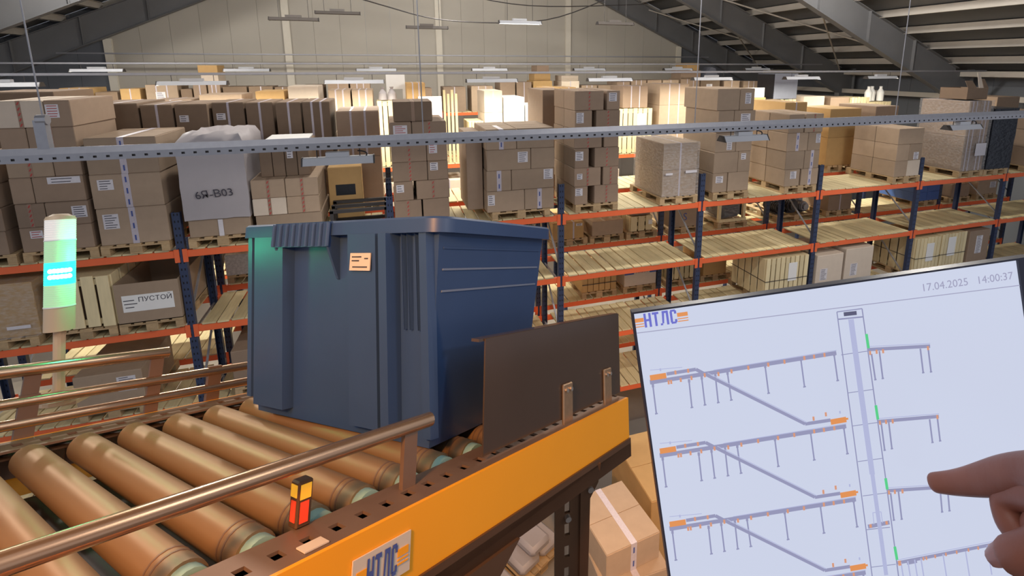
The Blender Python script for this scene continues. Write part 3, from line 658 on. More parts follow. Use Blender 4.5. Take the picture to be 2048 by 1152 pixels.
# ------------------------------------------------------------------ third row, strongly lit
YC = 13.28
GC = 'loads on the lit third rack'
def cst(a, b, zt, lb, m='tan', n=2, straps=0, depth=1.05, papers=None, yo=0):
    pallet((a + b) / 2, YC + yo, L1, 'wooden pallet under the ' + lb, b - a, full=False, group='wooden pallets on the lit third rack')
    z = PT; h = (zt - PT) / n
    for q in range(n):
        nm = 'top' if q == n - 1 else ('bottom' if q == 0 else 'middle')
        carton(a, b, YC + yo, YC + yo + depth, z, z + h, m, f"{TONE.get(m, m)} box, {nm} of the {lb}", GC, straps=straps, paper=papers if q == n - 1 else None); z += h
cst(-9.0, -8.2, -.95, 'first lit stack from left', 'brown'); cst(-7.9, -7.1, -.75, 'second lit stack from left', 'brown'); cst(-6.3, -5.5, -.8, 'third lit stack from left', 'tan')
cst(-4.9, -4.1, -.72, 'fourth lit stack from left', 'brown', straps=1); cst(-3.95, -3.1, -.62, 'fifth lit stack from left', 'tan')
cst(-2.83, -2.23, -.56, 'bright yellow stack above dark row', 'amber'); cst(-2.15, -1.50, -.45, 'white-topped stack above dark row', 'pale')
cst(-1.29, -.79, -.55, 'left strapped stack', 'tan', 2, 2); cst(-.76, -.28, -.56, 'right strapped stack', 'tan', 2, 2)
crate(-.20, .30, YC, YC + .9, L1, -.84, 'bright crate carrying tied bags behind the stepped stack', 4, side=3)
for k, bx in enumerate((-.05, .17)):
    p = MB(); p.cyl((0, 0, 0), (0, 0, .16), .11, 10, .10); p.cyl((0, 0, .16), (0, 0, .26), .10, 10, .03); p.cyl((0, 0, .26), (0, 0, .32), .03, 8, .05)
    tag(build(p, 'tied_bag', M['lilacfilm'], None, (bx, YC + .25, -.817), smooth=True), ('left', 'right')[k] + ' tied grey bag standing on the bright crate', 'bag', 'tied bags on the crate')
p = MB()                                                    # a tall white arch-shaped board
for a in ((-.24, -.17, 0, 1.9), (.17, .24, 0, 1.9)): p.box(a[0], a[1], 0, .05, a[2], a[3])
p.box(-.24, .24, 0, .05, 1.9, 2.28); tag(build(p, 'door_frame', M['white'], None, (.29, YC + .99, L1)), 'white door frame standing behind the tied bags', 'frame')
cst(.52, .98, -.40, 'amber wrapped pair behind white board', 'amber', 2, 2, .88, yo=.04)
p = MB(); p.cbox(-.29, .29, 0, .04, 0, 1.75, .004); tag(build(p, 'white_board', M['white'], None, (1.08, YC - .01, L1)), 'bright white board leaning in the lit rack', 'board')
t = thing('plank_bundle', 'upright brown planks standing in the lit rack', 'planks', (1.62, YC + .1, L1))
for k in range(4): p = MB(); p.cbox(-.2 + k * .1, -.2 + k * .1 + .06, 0, .05, 0, 1.9 - .1 * (k % 2), .004); build(p, 'plank', M['wood'], t)
crate(2.04, 2.44, YC, YC + .95, L1, -1.42, 'bright yellow crate beside the blue post in the lit gap', 5, side=3)
cst(2.46, 2.95, -.62, 'wrapped pair with white bands', 'pale', 3, 1); cst(2.98, 3.55, -.80, 'white stack in the lit rack', 'white')
cst(3.58, 4.14, -1.02, 'low glossy white stack', 'white'); cst(4.18, 4.56, -.56, 'left tall amber stack', 'amber', 2, 1, papers=(.3, .7, .2, .9)); cst(4.60, 5.03, -.56, 'right tall amber stack', 'amber', 2, 1, papers=(.3, .7, .2, .9))
cst(5.2, 6.0, -.62, 'tan stack behind the gapped stack', 'tan')
crate(6.30, 7.42, YC, YC + 1.0, L1, -1.90, 'low bright crate in the gap above the clear-wrapped load', 7, side=3)
crate(6.32, 7.42, YC, YC + 1.0, -1.878, -1.20, 'upper bright crate in the gap above the clear-wrapped load', 7, ((.55, .80, .3, .8),), side=3)
carton(6.5, 7.3, YC + .1, YC + 1.0, -1.178, -.55, 'brown', 'brown box topping the bright crates', GC, straps=2)
cst(7.63, 8.60, -.50, 'tall banded stack in the lit rack', 'tan', 3, 2); cst(8.9, 9.7, -.65, 'tan stack behind the tallest stack', 'tan')
t = thing('cabinet', 'slate grey cabinet with black side on the upper deck, right half', 'cabinet', (12.16, YC + .02, -1.02))
p = MB(); p.cbox(-.45, .45, 0, .8, 0, .80, .01); build(p, 'cabinet_body', M['greybox'], t); p = MB(); p.box(-.462, -.451, .02, .78, .02, .78); build(p, 'side_panel', M['black'], t)
cst(10.5, 11.4, -.95, 'amber stack left of grey cabinet', 'amber', 2)
p = MB(); p.cbox(-.42, .42, 0, .05, 0, .30, .004); tag(build(p, 'white_board', M['white'], None, (10.95, YC + .05, -.949)), 'bright white board standing left of the grey cabinet', 'board')
crate(11.68, 12.10, YC, YC + 1.0, L1, -1.05, 'left bright crate under the grey cabinet', 3, side=3); crate(12.14, 12.60, YC, YC + 1.0, L1, -1.05, 'right bright crate under the grey cabinet', 3, side=3)
cst(12.9, 13.75, -.95, 'pale stack right of bright crates', 'pale'); cst(14.0, 14.8, -1.0, 'brown stack right of bright crates', 'brown')
crate(14.9, 15.7, YC, YC + 1.0, L1, -1.03, 'slatted yellow crate left of white jugs', 6, side=3)
crate(15.75, 16.7, YC, YC + 1.0, L1, -1.20, 'slatted bright crate carrying white jugs', 7, side=3); 
for k, bx in enumerate((15.95, 16.22, 16.5)):
    p = MB(); p.cyl((0, 0, 0), (0, 0, .30), .11, 12, .12); p.cyl((0, 0, .30), (0, 0, .42), .12, 12, .05); p.cyl((0, 0, .42), (0, 0, .50), .05, 10); h_ = p
    h_.cyl((.10, 0, .20), (.10, 0, .36), .018, 6)
    tag(build(h_, 'plastic_jug', M['white'], None, (bx, YC + .3 + .1 * (k % 2), -1.176), smooth=True), ('left', 'middle', 'right')[k] + ' white jug standing on the bright crate', 'jug', 'white jugs')
# lower decks of the lit rack, glimpsed through gaps
for k, (a, b) in enumerate(((-3.3, -2.5), (-.2, .6), (1.1, 1.88), (2.5, 3.3), (5.6, 6.4))):
    carton(a, b, YC, YC + 1.0, L2, L2 + .7, 'pale', f"pale box on the lit rack's middle deck, {ORD[k + 1]} from left", GC, straps=1)

# ------------------------------------------------------------------ farthest row along the wall
YE = 18.68; zE = -1.62
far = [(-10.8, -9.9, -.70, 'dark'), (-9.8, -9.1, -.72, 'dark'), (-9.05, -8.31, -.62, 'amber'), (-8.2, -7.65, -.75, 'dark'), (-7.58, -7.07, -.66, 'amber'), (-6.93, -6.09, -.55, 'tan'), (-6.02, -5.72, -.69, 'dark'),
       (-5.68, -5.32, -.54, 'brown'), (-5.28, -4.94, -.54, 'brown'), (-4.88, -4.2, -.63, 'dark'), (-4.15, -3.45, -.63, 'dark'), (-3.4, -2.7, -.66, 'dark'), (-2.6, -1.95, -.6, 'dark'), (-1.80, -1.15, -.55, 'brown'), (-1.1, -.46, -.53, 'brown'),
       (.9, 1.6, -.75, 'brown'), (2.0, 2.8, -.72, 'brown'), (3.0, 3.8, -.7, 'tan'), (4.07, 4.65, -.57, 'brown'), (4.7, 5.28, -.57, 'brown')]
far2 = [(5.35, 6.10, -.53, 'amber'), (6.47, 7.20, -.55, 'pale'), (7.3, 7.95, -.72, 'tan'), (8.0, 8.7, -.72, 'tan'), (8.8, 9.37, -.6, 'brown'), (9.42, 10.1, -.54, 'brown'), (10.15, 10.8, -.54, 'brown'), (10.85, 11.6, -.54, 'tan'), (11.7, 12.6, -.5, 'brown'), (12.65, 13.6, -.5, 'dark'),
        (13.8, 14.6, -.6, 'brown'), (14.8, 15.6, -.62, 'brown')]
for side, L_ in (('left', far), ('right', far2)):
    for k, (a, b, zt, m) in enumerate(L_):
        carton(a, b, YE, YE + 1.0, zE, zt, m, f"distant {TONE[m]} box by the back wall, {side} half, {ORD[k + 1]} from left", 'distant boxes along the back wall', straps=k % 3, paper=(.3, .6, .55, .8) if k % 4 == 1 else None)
for (a, b, z0, z1, m, lb) in ((-5.46, -4.98, -.54, -.24, 'pale', 'pale crate atop distant boxes at left'), (-5.52, -4.98, -.24, .04, 'amber', 'topmost reddish box of distant left pile'), (5.42, 6.06, -.53, -.26, 'amber', 'amber box atop distant boxes near centre'),
                              (5.52, 6.0, -.26, .04, 'brown', 'topmost brown box of distant central pile'), (6.5, 7.2, -.55, -.34, 'pale', 'flat pale box right of distant central pile'), (11.75, 12.7, -.5, -.16, 'brown', 'brown box atop distant right pile'), (11.95, 12.6, -.16, .14, 'amber', 'amber box topmost on distant right pile')):
    carton(a, b, YE + .1, YE + .9, z0, z1, m, lb, 'distant boxes along the back wall')
p = MB(); p.prism([(-.38, 0), (.42, 0), (.25, .42), (.05, .48)], 1, 0, .5); tag(build(p, 'draped_load', M['greybox'], None, (13.12, YE + .05, -.499)), 'grey peaked load on the distant right boxes', 'load')

# ------------------------------------------------------------------ lamps, trays, cables
def fixture(x, y, z, L, label, lit, power=0.0, color=(1, .95, .79), wires=True, top=None, hm_='lampwhite'):
    t = thing('light_fixture', label, 'lamp', (x, y, z), 'linear light fixtures'); h = L / 2
    p = MB(); p.prism([(-.10, 0), (-.097, 0), (-.043, .072), (.043, .072), (.097, 0), (.10, 0), (.045, .075), (-.045, .075)], 0, -h, h); build(p, 'reflector', M[hm_], t)
    p = MB(); p.box(-h * .35, h * .30, -.05, .05, .076, .13); build(p, 'ballast_box', M[hm_], t)
    for s in (-1, 1): p = MB(); p.prism([(-.104, -.004), (.104, -.004), (.048, .08), (-.048, .08)], 0, s * h - .008 if s > 0 else -h - .008, s * h + .008 if s > 0 else -h + .008); build(p, 'end_cap', M['steel_dark'], t)
    for s in (-.045, .045): p = MB(); p.cyl((-h * .95, s * .6, .035), (h * .95, s * .6, .035), .013, 10); build(p, 'tube', M['tube' if lit else 'tube_dim'], t, smooth=True)
    if wires:
        zt = (top - z) if top is not None else .25
        for s in (-.6, .6): p = MB(); p.cyl((s * h, 0, .07), (s * h, 0, zt), .006, 6); build(p, 'hanger_wire', M['steel_dark'], t)
    if power: area('lamp_glow', (0, 0, .018), (0, 0, 0), L, .10, power, color, t)
    return t
def tray(y, z, x0, x1, h, w, label, holes=0.0, m='steel'):
    t = thing('cable_tray', label, 'cable tray', (0, y, z), 'cable trays across the aisles'); p = MB()
    if holes:
        zc0, zc1 = h * .18, h * .34                          # punched row in the front web
        p.box(x0, x1, 0, .004, 0, zc0); p.box(x0, x1, 0, .004, zc1, h * .55); n = int((x1 - x0) / holes)
        for k in range(n): xx = x0 + k * holes; p.box(xx + .03, xx + holes, 0, .004, zc0, zc1)
        p.add([(x0, 0, h * .55), (x1, 0, h * .55), (x1, .025, h), (x0, .025, h), (x0, .004, h * .55), (x1, .004, h * .55), (x1, .029, h), (x0, .029, h)], [(0, 1, 2, 3), (7, 6, 5, 4), (0, 4, 5, 1), (2, 6, 7, 3)])
        p.box(x0, x1, w - .004, w, 0, h * .9); p.box(x0, x1, .004, w - .004, 0, .004); build(p, 'tray_channel', M[m], t)
        p = MB(); p.box(x0, x1, .02, .026, zc0 - .01, zc1 + .01); build(p, 'inner_liner', M['steel_dark'], t)
        p = MB(); p.tube([(x0 + k * (x1 - x0) / 40, w * .5 + .01 * sin(k), h * .55 + .008 * sin(k * 2.1)) for k in range(41)], .018, 6); build(p, 'cable', M['steel_dark'], t)
    else:
        p.box(x0, x1, 0, w, 0, .004); p.box(x0, x1, 0, .004, 0, h); p.box(x0, x1, w - .004, w, 0, h); build(p, 'tray_channel', M[m], t)
    return t
TZ = -.895
tr = tray(6.0, TZ, -6.2, 16.0, .135, .14, 'long perforated steel cable tray crossing the whole photo in front', .105)
for hx in (-3.10, 0.4, 4.05, 7.75, 11.3, 14.6):
    p = MB(); p.cyl((hx, .07, .0), (hx, .07, roof_z(hx) + .9 - TZ), .007, 6); build(p, 'hanger_rod', M['steel'], tr)
p = MB(); p.box(-3.16, -3.07, .02, .10, .06, .40); p.cyl((-3.14, .06, .40), (-3.06, .06, .40), .05, 10); build(p, 'hanger_bracket', M['steel'], tr)
for k, (fx, lb) in enumerate(((-.53, 'grey reflector lamp hanging under front tray, left of centre'), (4.86, 'grey reflector lamp hanging under front tray, right of centre'), (9.28, 'grey reflector lamp hanging under front tray, far right'))):
    f = fixture(fx, 6.05, (-1.06, -1.04, -1.04)[k], .74, lb, False, 46, (1, .93, .84), True, TZ - .001)
    p = MB(); p.tube([(.20 + .10 * sin(a), -.02, .05 + .042 - .042 * cos(a)) for a in [pi * j / 8 for j in range(9)]], .008, 6); build(p, 'supply_cable', M['black'], f)
for k, (y, z, lb) in enumerate(((11.9, -.17, 'thin cable tray over the lit aisle'), (17.2, .06, 'thin cable tray over the far aisle'), (21.9, .42, 'thin cable tray close to the back wall'))):
    tray(y, z, (-14, -12.5, -10.5)[k], (19, 17.5, 15.2)[k], .05, .12, lb)
n = 0
for k in range(8):                                           # lit aisle between second and third rack
    fixture(-6.6 + 3.0 * k, 11.9, -.36, 1.2, f"lamp over the lit aisle, {ORD[k + 1]} from left", True, 165, top=-.17)
for k in range(7):
    fixture(-7.4 + 3.6 * k, 17.2, -.14, 1.2, f"lamp over the far aisle, {ORD[k + 1]} from left", True, 70, top=.06)
for (fx, fy, fz, lb, lit) in ((3.38, 13.0, 1.06, 'lit white tube lamp high before the back wall', True), (-1.05, 15.0, 1.35, 'high unlit lamp left of the lit one, upper', False), (-2.0, 14.2, 1.10, 'high unlit lamp left of the lit one, lower', False), (1.2, 14.6, 1.00, 'high unlit lamp just left of the lit one', False), (6.3, 13.6, 1.15, 'high lamp right of the lit one', False)):
    f = fixture(fx, fy, fz, 1.1, lb, False, 0, top=roof_z(fx) + .95, hm_='lampwhite' if lit else 'lampgrey')
    if lit:
        for c in f.children:
            if c.name.startswith('tube'): c.data.materials[0] = M['tube']
        area('lamp_glow', (0, 0, .018), (0, 0, 0), 1.1, .1, 30, (1, .97, .92), f)
for k, (hx, hy) in enumerate(((-7.5, 10.2), (-1.0, 10.2), (5.5, 10.2), (11.5, 10.0), (2.2, 15.6), (-6.5, 15.6))):   # added pendants, unseen above the frame, to brighten back wall and roof
    t = thing('fill_pendant', f"pendant lamp high under the roof above the frame, {ORD[k + 1]} of six", 'lamp', (hx, hy, 3.3), 'pendant lamps under the roof')
    p = MB(); p.cyl((0, 0, .0), (0, 0, .16), .10, 16, .07); p.cyl((0, 0, -.30), (0, 0, 0), .09, 16); build(p, 'fill_globe', M['tube'], t, smooth=True)
    p = MB(); p.cyl((0, 0, .16), (0, 0, .30), .06, 12); p.cyl((0, 0, .30), (0, 0, roof_z(hx) + 1.0 - 3.3), .01, 8); build(p, 'stem', M['steel_dark'], t)
    l = bpy.data.lights.new('lamp_glow', 'POINT'); l.energy = 560; l.color = (1, .95, .88); l.shadow_soft_size = .15
    o = bpy.data.objects.new('lamp_glow', l); COL.objects.link(o); o.parent = t; o.location = (0, 0, -.46)
for k, (pts, lb) in enumerate(((((-2.6, 16, 2.5), (0, 16, 1.75), (2.0, 16, 1.35), (5, 16, 1.45), (7.4, 16, 2.3)), 'sagging cable strung low before the back wall'), (((-2.2, 18, 2.9), (1.5, 18, 2.55), (5, 18, 2.1), (9.5, 18, 2.3)), 'sagging cable strung high before the back wall'))):
    p = MB(); P = [Vector(q) for q in pts]; out = []
    for i in range(len(P) - 1):
        p0 = P[max(0, i - 1)]; p1 = P[i]; p2 = P[i + 1]; p3 = P[min(len(P) - 1, i + 2)]
        for j in range(6):
            u = j / 6; out.append(.5 * ((2 * p1) + (p2 - p0) * u + (2 * p0 - 5 * p1 + 4 * p2 - p3) * u * u + (3 * p1 - p0 - 3 * p2 + p3) * u ** 3))
    out.append(P[-1]); p.tube(out, .018, 5); tag(build(p, 'cable', M['steel_dark'], None), lb, 'cable')

# ------------------------------------------------------------------ floor below the mezzanine
for k, (px, py, rz, lb) in enumerate(((1.80, 5.85, .5, 'floor pallet of film-wrapped sacks seen below conveyor, nearest one'), (1.01, 5.42, .5, 'floor pallet of film-wrapped sacks seen below conveyor, farther left'))):
    t = pallet(px, py, -EYE, 'wooden pallet on the concrete under ' + ('right', 'left')[k] + ' pile of pale sacks', group='wooden pallets on the floor'); t.rotation_euler = (0, 0, rz)
    R_ = Matrix.Rotation(rz, 4, 'Z')
    for q, (sx, sy, sz) in enumerate(((-.2, .3, 0), (.2, .3, 0), (-.2, .85, 0), (.2, .85, 0), (0, .3, .16), (0, .85, .16))):
        p = MB(); p.cbox(-.19, .19, -.25, .25, 0, .16, .05); c = R_ @ Vector((sx, sy, 0))
        o = build(p, 'sack', M['lilacfilm'], None, (px + c.x, py + c.y, -EYE + PH + sz), smooth=True, rz=rz)
        tag(o, f"pale sack, {('front left', 'front right', 'rear left', 'rear right', 'upper front', 'upper rear')[q]} on the {('right', 'left')[k]} floor pallet", 'sack', 'sacks on the floor pallets')
t = thing('post_guard', 'orange post guard on the floor beside the sacks', 'guard', (2.62, 6.35, -EYE)); p = MB(); p.box(-.09, .09, -.09, .09, 0, .012); p.box(-.07, .07, -.07, -.055, .012, .42); p.box(-.07, -.055, -.055, .07, .012, .42); p.box(.055, .07, -.055, .07, .012, .42); build(p, 'guard_shell', M['orange'], t)
GF = 'large boxes on the floor'
pallet(2.30, 4.05, -EYE, 'wooden pallet on floor under big box left of screen', group='wooden pallets on the floor')
carton(1.90, 2.70, 4.05, 5.05, -EYE + PH, -5.45, 'tan', 'big tan box with pale taped cross on the floor left of screen', GF, tape='white', rz=0)
t = carton(1.95, 2.65, 4.15, 4.95, -5.45, -5.10, 'tan', 'upper taped box on the big floor box left of screen', GF, tape='white', rz=.12)
pallet(3.25, 4.75, -EYE, 'wooden pallet on floor under box touching screen edge', group='wooden pallets on the floor')
carton(2.85, 3.65, 4.75, 5.9, -EYE + PH, -5.30, 'amber', 'amber big box on the floor behind the taped one', GF, paper=(.5, .8, .5, .7))
carton(1.44, 1.84, 4.78, 5.22, -EYE, -6.80, 'tan', 'low tan box on the floor in front of the sacks', GF)

# ------------------------------------------------------------------ the conveyor (its own frame: x along, y across, z up from the bed)
d1 = Vector((.769, .563, -.304)).normalized(); n_ = Vector((.112, .349, .930)); n_ = (n_ - d1 * n_.dot(d1)).normalized(); d2 = n_.cross(d1)
RF = Matrix((d1, d2, n_)).transposed()
def loc_world(a, b, c): return d1 * a + d2 * b + n_ * c
def rig(name, label, cat, a=0, b=0, c=0, group=None):
    t = thing(name, label, cat, loc_world(a, b, c), group); t.rotation_mode = 'QUATERNION'; t.rotation_quaternion = RF.to_quaternion(); return t
BED = -.33
cv = rig('roller_conveyor', 'roller conveyor with orange side beams in the foreground carrying the blue tote', 'conveyor')
A0, A1 = -.06, 1.19
p = MB(); p.box(A0, A1, .576, .582, BED - .095, BED + .004); sb = build(p, 'side_beam', M['beam_orange'], cv)
p = MB(); p.box(A0, A1, 1.380, 1.386, BED - .095, BED + .004); build(p, 'side_beam', M['beam_orange'], cv)
for (b0, b1) in ((.582, .652), (1.315, 1.380)):              # punched zinc flange along each beam
    p = MB(); p.box(A0, A1, b0, b0 + .022, BED, BED + .004); p.box(A0, A1, b0 + .040, b1, BED, BED + .004); k = A0
    while k < A1 - .01:
        p.box(k + .014, min(k + .0375, A1), b0 + .022, b0 + .040, BED, BED + .004); k += .0375
    p.box(A0, A1, b1 - .004, b1, BED - .06, BED); build(p, 'flange', M['zinc_matt'], cv)
    p = MB(); p.box(A0, A1, b0 + .002, b1 - .006, BED - .012, BED - .009); build(p, 'flange_backing', M['pan'], cv)
p = MB(); p.box(A0, A1, .572, .640, BED - .125, BED - .096); p.box(A0, A1, .572, .576, BED - .125, BED - .085); build(p, 'lower_channel', M['leg'], cv)
p = MB(); p.box(A0, A1, .655, 1.31, BED - .085, BED - .08); build(p, 'bed_pan', M['pan'], cv)
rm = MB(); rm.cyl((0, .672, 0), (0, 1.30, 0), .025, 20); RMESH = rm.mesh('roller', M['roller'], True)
rc = MB(); rc.cyl((0, .657, 0), (0, .672, 0), .0215, 18); rc.cyl((0, .654, 0), (0, .660, 0), .013, 12); RCAP = rc.mesh('bearing_cap', M['rcap'], True)
rs = MB(); rs.cyl((0, .70, 0), (0, .703, 0), .0256, 20); rs.cyl((0, .712, 0), (0, .715, 0), .0256, 20); RRING = rs.mesh('drive_groove', M['zinc_matt'], True)
rx = MB(); rx.cyl((0, .648, 0), (0, .656, 0), .006, 6); RAX = rx.mesh('axle', M['bolt'])
a = A0 + .055
while a < A1 - .03:
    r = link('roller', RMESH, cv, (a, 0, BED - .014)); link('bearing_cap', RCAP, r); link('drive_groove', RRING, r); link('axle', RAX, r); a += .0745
# guide rails on posts: one near, two far
def rail(b, c, a0, a1, r, posts):
    p = MB(); p.cyl((a0, b, c), (a1, b, c), r, 14); build(p, 'guide_rail', M['chrome'], cv, smooth=True)
    for q in posts: p = MB(); p.box(q - .012, q + .012, b - .004, b + .004, BED, c); build(p, 'rail_post', M['zinc_matt'], cv)
rail(.630, -.243, A0, .60, .0105, (.56,)); rail(1.392, -.262, A0, A1, .010, ()); rail(1.392, -.300, A0, A1, .010, ()); rail(1.395, -.205, A0, .52, .012, (.30, .50))
for q in (.30, .62, .95, 1.15): p = MB(); p.box(q - .014, q + .014, 1.386, 1.398, BED - .03, -.25); build(p, 'rail_post', M['zinc_matt'], cv)
for q in (.335, .42): p = MB(); p.cbox(q - .025, q + .025, 1.368, 1.378, BED - .06, BED - .015, .003); build(p, 'joint_plate', M['zinc'], cv)
# smoked guard panel with riveted tabs
p = MB(); p.box(.690, 1.192, .598, .601, -.317, -.132); p.box(.676, 1.192, .601, .618, -.136, -.131); gp = build(p, 'guard_panel', M['smoke'], cv)
for q in (.945, 1.12):
    p = MB(); p.cbox(q - .018, q + .018, .592, .598, -.330, -.250, .002); tb = build(p, 'mounting_tab', M['zinc'], gp)
    for dx in (-.008, .008): p = MB(); p.cyl((q + dx, .588, -.262), (q + dx, .592, -.262), .0042, 8); build(p, 'rivet', M['bolt'], tb) if False else build(p, 'rivet', M['bolt'], gp)
# sticker with the logo letters
def logo_letters(w, h):                                      # block letters Н Т Л С in a unit box
    L_ = []
    def R(x0, x1, y0, y1): L_.append([(x0, y0), (x1, y0), (x1, y1), (x0, y1)])
    s = .07
    R(0, s, 0, 1); R(.15, .15 + s, 0, 1); R(s, .15, .43, .58)
    R(.26, .46, .84, 1); R(.26 + .065, .46 - .065, 0, .84)
    R(.68, .68 + s, 0, 1); R(.56, .68, .84, 1); L_.append([(.56, .84), (.56 + s, .84), (.54 + s * .8, .12), (.54, .12)]) ; R(.49, .56, 0, .14)
    R(.80, .80 + s, .10, .90); R(.82, .97, .86, 1); R(.82, .97, 0, .14); R(.93, 1.0, .70, .92); R(.93, 1.0, .08, .30)
    return [[(x * w, y * h) for x, y in q] for q in L_]
p = MB(); p.box(.432, .520, .5735, .5755, -.399, -.352); stk = build(p, 'sticker', M['pale'], cv)
p = MB()
for q in logo_letters(.046, .036): p.add([(.452 + x, .5725, -.394 + y) for x, y in q], [(0, 1, 2, 3)])
build(p, 'logo_letters', M['blue_print'], stk)
for (x0, x1) in ((.437, .4515), (.4985, .516)):
    for (z0, z1) in ((-.376, -.367), (-.3805, -.3785), (-.3855, -.3835)): p = MB(); p.box(x0, x1, .5725, .5732, z0, z1); build(p, 'logo_bar', M['beam_orange'], stk)
p = MB(); p.box(.378, .408, .588, .606, BED + .0045, BED + .006); build(p, 'small_label', M['pale'], cv)
# reflector sensor with lit red and amber window
p = MB(); p.cbox(.400, .420, .646, .664, BED + .004, BED + .058, .002); sn = build(p, 'photo_sensor', M['leg'], cv)
p = MB(); p.box(.399, .40, .649, .659, BED + .012, BED + .036); p.box(.404, .415, .645, .646, BED + .010, BED + .034); build(p, 'red_window', M['redlamp'], sn)
p = MB(); p.box(.399, .40, .648, .661, BED + .040, BED + .054); p.box(.403, .417, .645, .646, BED + .037, BED + .054); build(p, 'amber_window', M['amberlamp'], sn)
# legs: plumb, in slotted angle, with a bolted bracket (placed in the conveyor frame through the inverse)
RI = RF.inverted()
def plumb(w0, mb, name, m, parent):
    o = build(mb, name, m, parent); o.rotation_mode = 'QUATERNION'; o.rotation_quaternion = RI.to_quaternion(); o.location = RI @ Vector(w0); return o
for (a, b) in ((1.00, .600), (1.02, 1.35), (.10, .600), (.10, 1.35)):
    wp = loc_world(a, b, BED - .09); hgt = wp.z + 1.60; p = MB()
    if a > .5 and b < 1:                                     # the leg in view: real slots
        p.box(-.055, -.034, -.003, .003, -hgt, 0); p.box(-.022, .0, -.003, .003, -hgt, 0); z = 0
        while z > -hgt: p.box(-.034, -.022, -.003, .003, max(z - .026, -hgt), z); z -= .056
        p.box(-.003, .003, .003, .05, -hgt, 0)
    else: p.box(-.055, 0, -.003, .003, -hgt, 0); p.box(-.003, .003, .003, .05, -hgt, 0)
    p.box(-.07, .03, -.04, .07, -hgt, -hgt + .006); lg = plumb(wp, p, 'leg', M['leg'], cv)
    if a > .5 and b < 1:
        q = MB(); q.add([(x, y, z) for y in (-.008, -.003) for x, z in ((.0, -.006), (.045, -.006), (.040, -.05), (.022, -.085), (.016, -hgt + .1), (.0, -hgt + .1))],
                        [(0, 1, 2, 3, 4, 5), (11, 10, 9, 8, 7, 6)] + [(i, (i + 1) % 6, 6 + (i + 1) % 6, 6 + i) for i in range(6)]); plumb(wp, q, 'gusset_plate', M['leg'], cv)
        for (bx, bz) in ((.022, -.022), (.022, -.062), (-.028, -.120)): q = MB(); q.cyl((bx, -.012, bz), (bx, -.003, bz), .0068, 10); plumb(wp, q, 'bolt_head', M['bolt'], cv)
p = MB(); p.add([(x, y, z) for y in (.566, .572) for x, z in ((.60, BED - .122), (.75, BED - .122), (.70, BED - .155), (.64, BED - .160))], [(0, 1, 2, 3), (7, 6, 5, 4)] + [(i, (i + 1) % 4, 4 + (i + 1) % 4, 4 + i) for i in range(4)]); build(p, 'gusset_plate', M['leg'], cv)

# ------------------------------------------------------------------ the tote
TA, TB, TC = .638, .665, BED + .012
tt = rig('plastic_tote', 'blue plastic tote with ribbed handle and small white label on the conveyor', 'tote', TA, TB, TC); tt.rotation_quaternion = (RF @ Matrix.Rotation(radians(5.5), 3, 'Z')).to_quaternion()
TW, TL, TH = .548, .375, .394                                # across, along, high
ins = .034
def shell(w0, l0, w1, l1, z0, z1, i0, i1):
    """walls of a tapered tray between heights, as outer quads"""
p = MB()
O = lambda z, e=0: [(ins * (1 - z / TH) + e, ins * (1 - z / TH) + e), (TL - ins * (1 - z / TH) - e, ins * (1 - z / TH) + e), (TL - ins * (1 - z / TH) - e, TW - ins * (1 - z / TH) - e), (ins * (1 - z / TH) + e, TW - ins * (1 - z / TH) - e)]
ro = [(x, y, 0) for x, y in O(0)] + [(x, y, TH) for x, y in O(TH)] + [(x, y, TH) for x, y in O(TH, .006)] + [(x, y, .006) for x, y in O(.006, .006)]
p.add(ro, [(0, 3, 2, 1)] + [(i, (i + 1) % 4, 4 + (i + 1) % 4, 4 + i) for i in range(4)] + [(4 + i, 4 + (i + 1) % 4, 8 + (i + 1) % 4, 8 + i) for i in range(4)] + [(8 + i, 8 + (i + 1) % 4, 12 + (i + 1) % 4, 12 + i) for i in range(4)] + [(12, 13, 14, 15)])
build(p, 'tote_body', M['tote'], tt)
# rim: rolled lip with rounded corners
def rrect(x0, x1, y0, y1, r, n=5):
    out = []
    for cx, cy, a0 in ((x1 - r, y1 - r, 0), (x0 + r, y1 - r, 90), (x0 + r, y0 + r, 180), (x1 - r, y0 + r, 270)):
        for k in range(n + 1): a = radians(a0 + 90 * k / n); out.append((cx + r * cos(a), cy + r * sin(a)))
    return out
p = MB(); e = .020; prof = [(0.0, TH - .028), (e, TH - .028), (e, TH - .004), (e - .004, TH), (.004, TH), (-.004, TH - .004)]
rings = [rrect(-x, TL + x, -x, TW + x, .020 + max(0, x)) for x, z in prof]; n = len(rings[0])
V = [(u, v, prof[j][1]) for j, rg in enumerate(rings) for u, v in rg]
p.add(V, [(j * n + i, j * n + (i + 1) % n, ((j + 1) % len(prof)) * n + (i + 1) % n, ((j + 1) % len(prof)) * n + i) for j in range(len(prof)) for i in range(n)])
build(p, 'rim', M['tote'], tt, smooth=True)
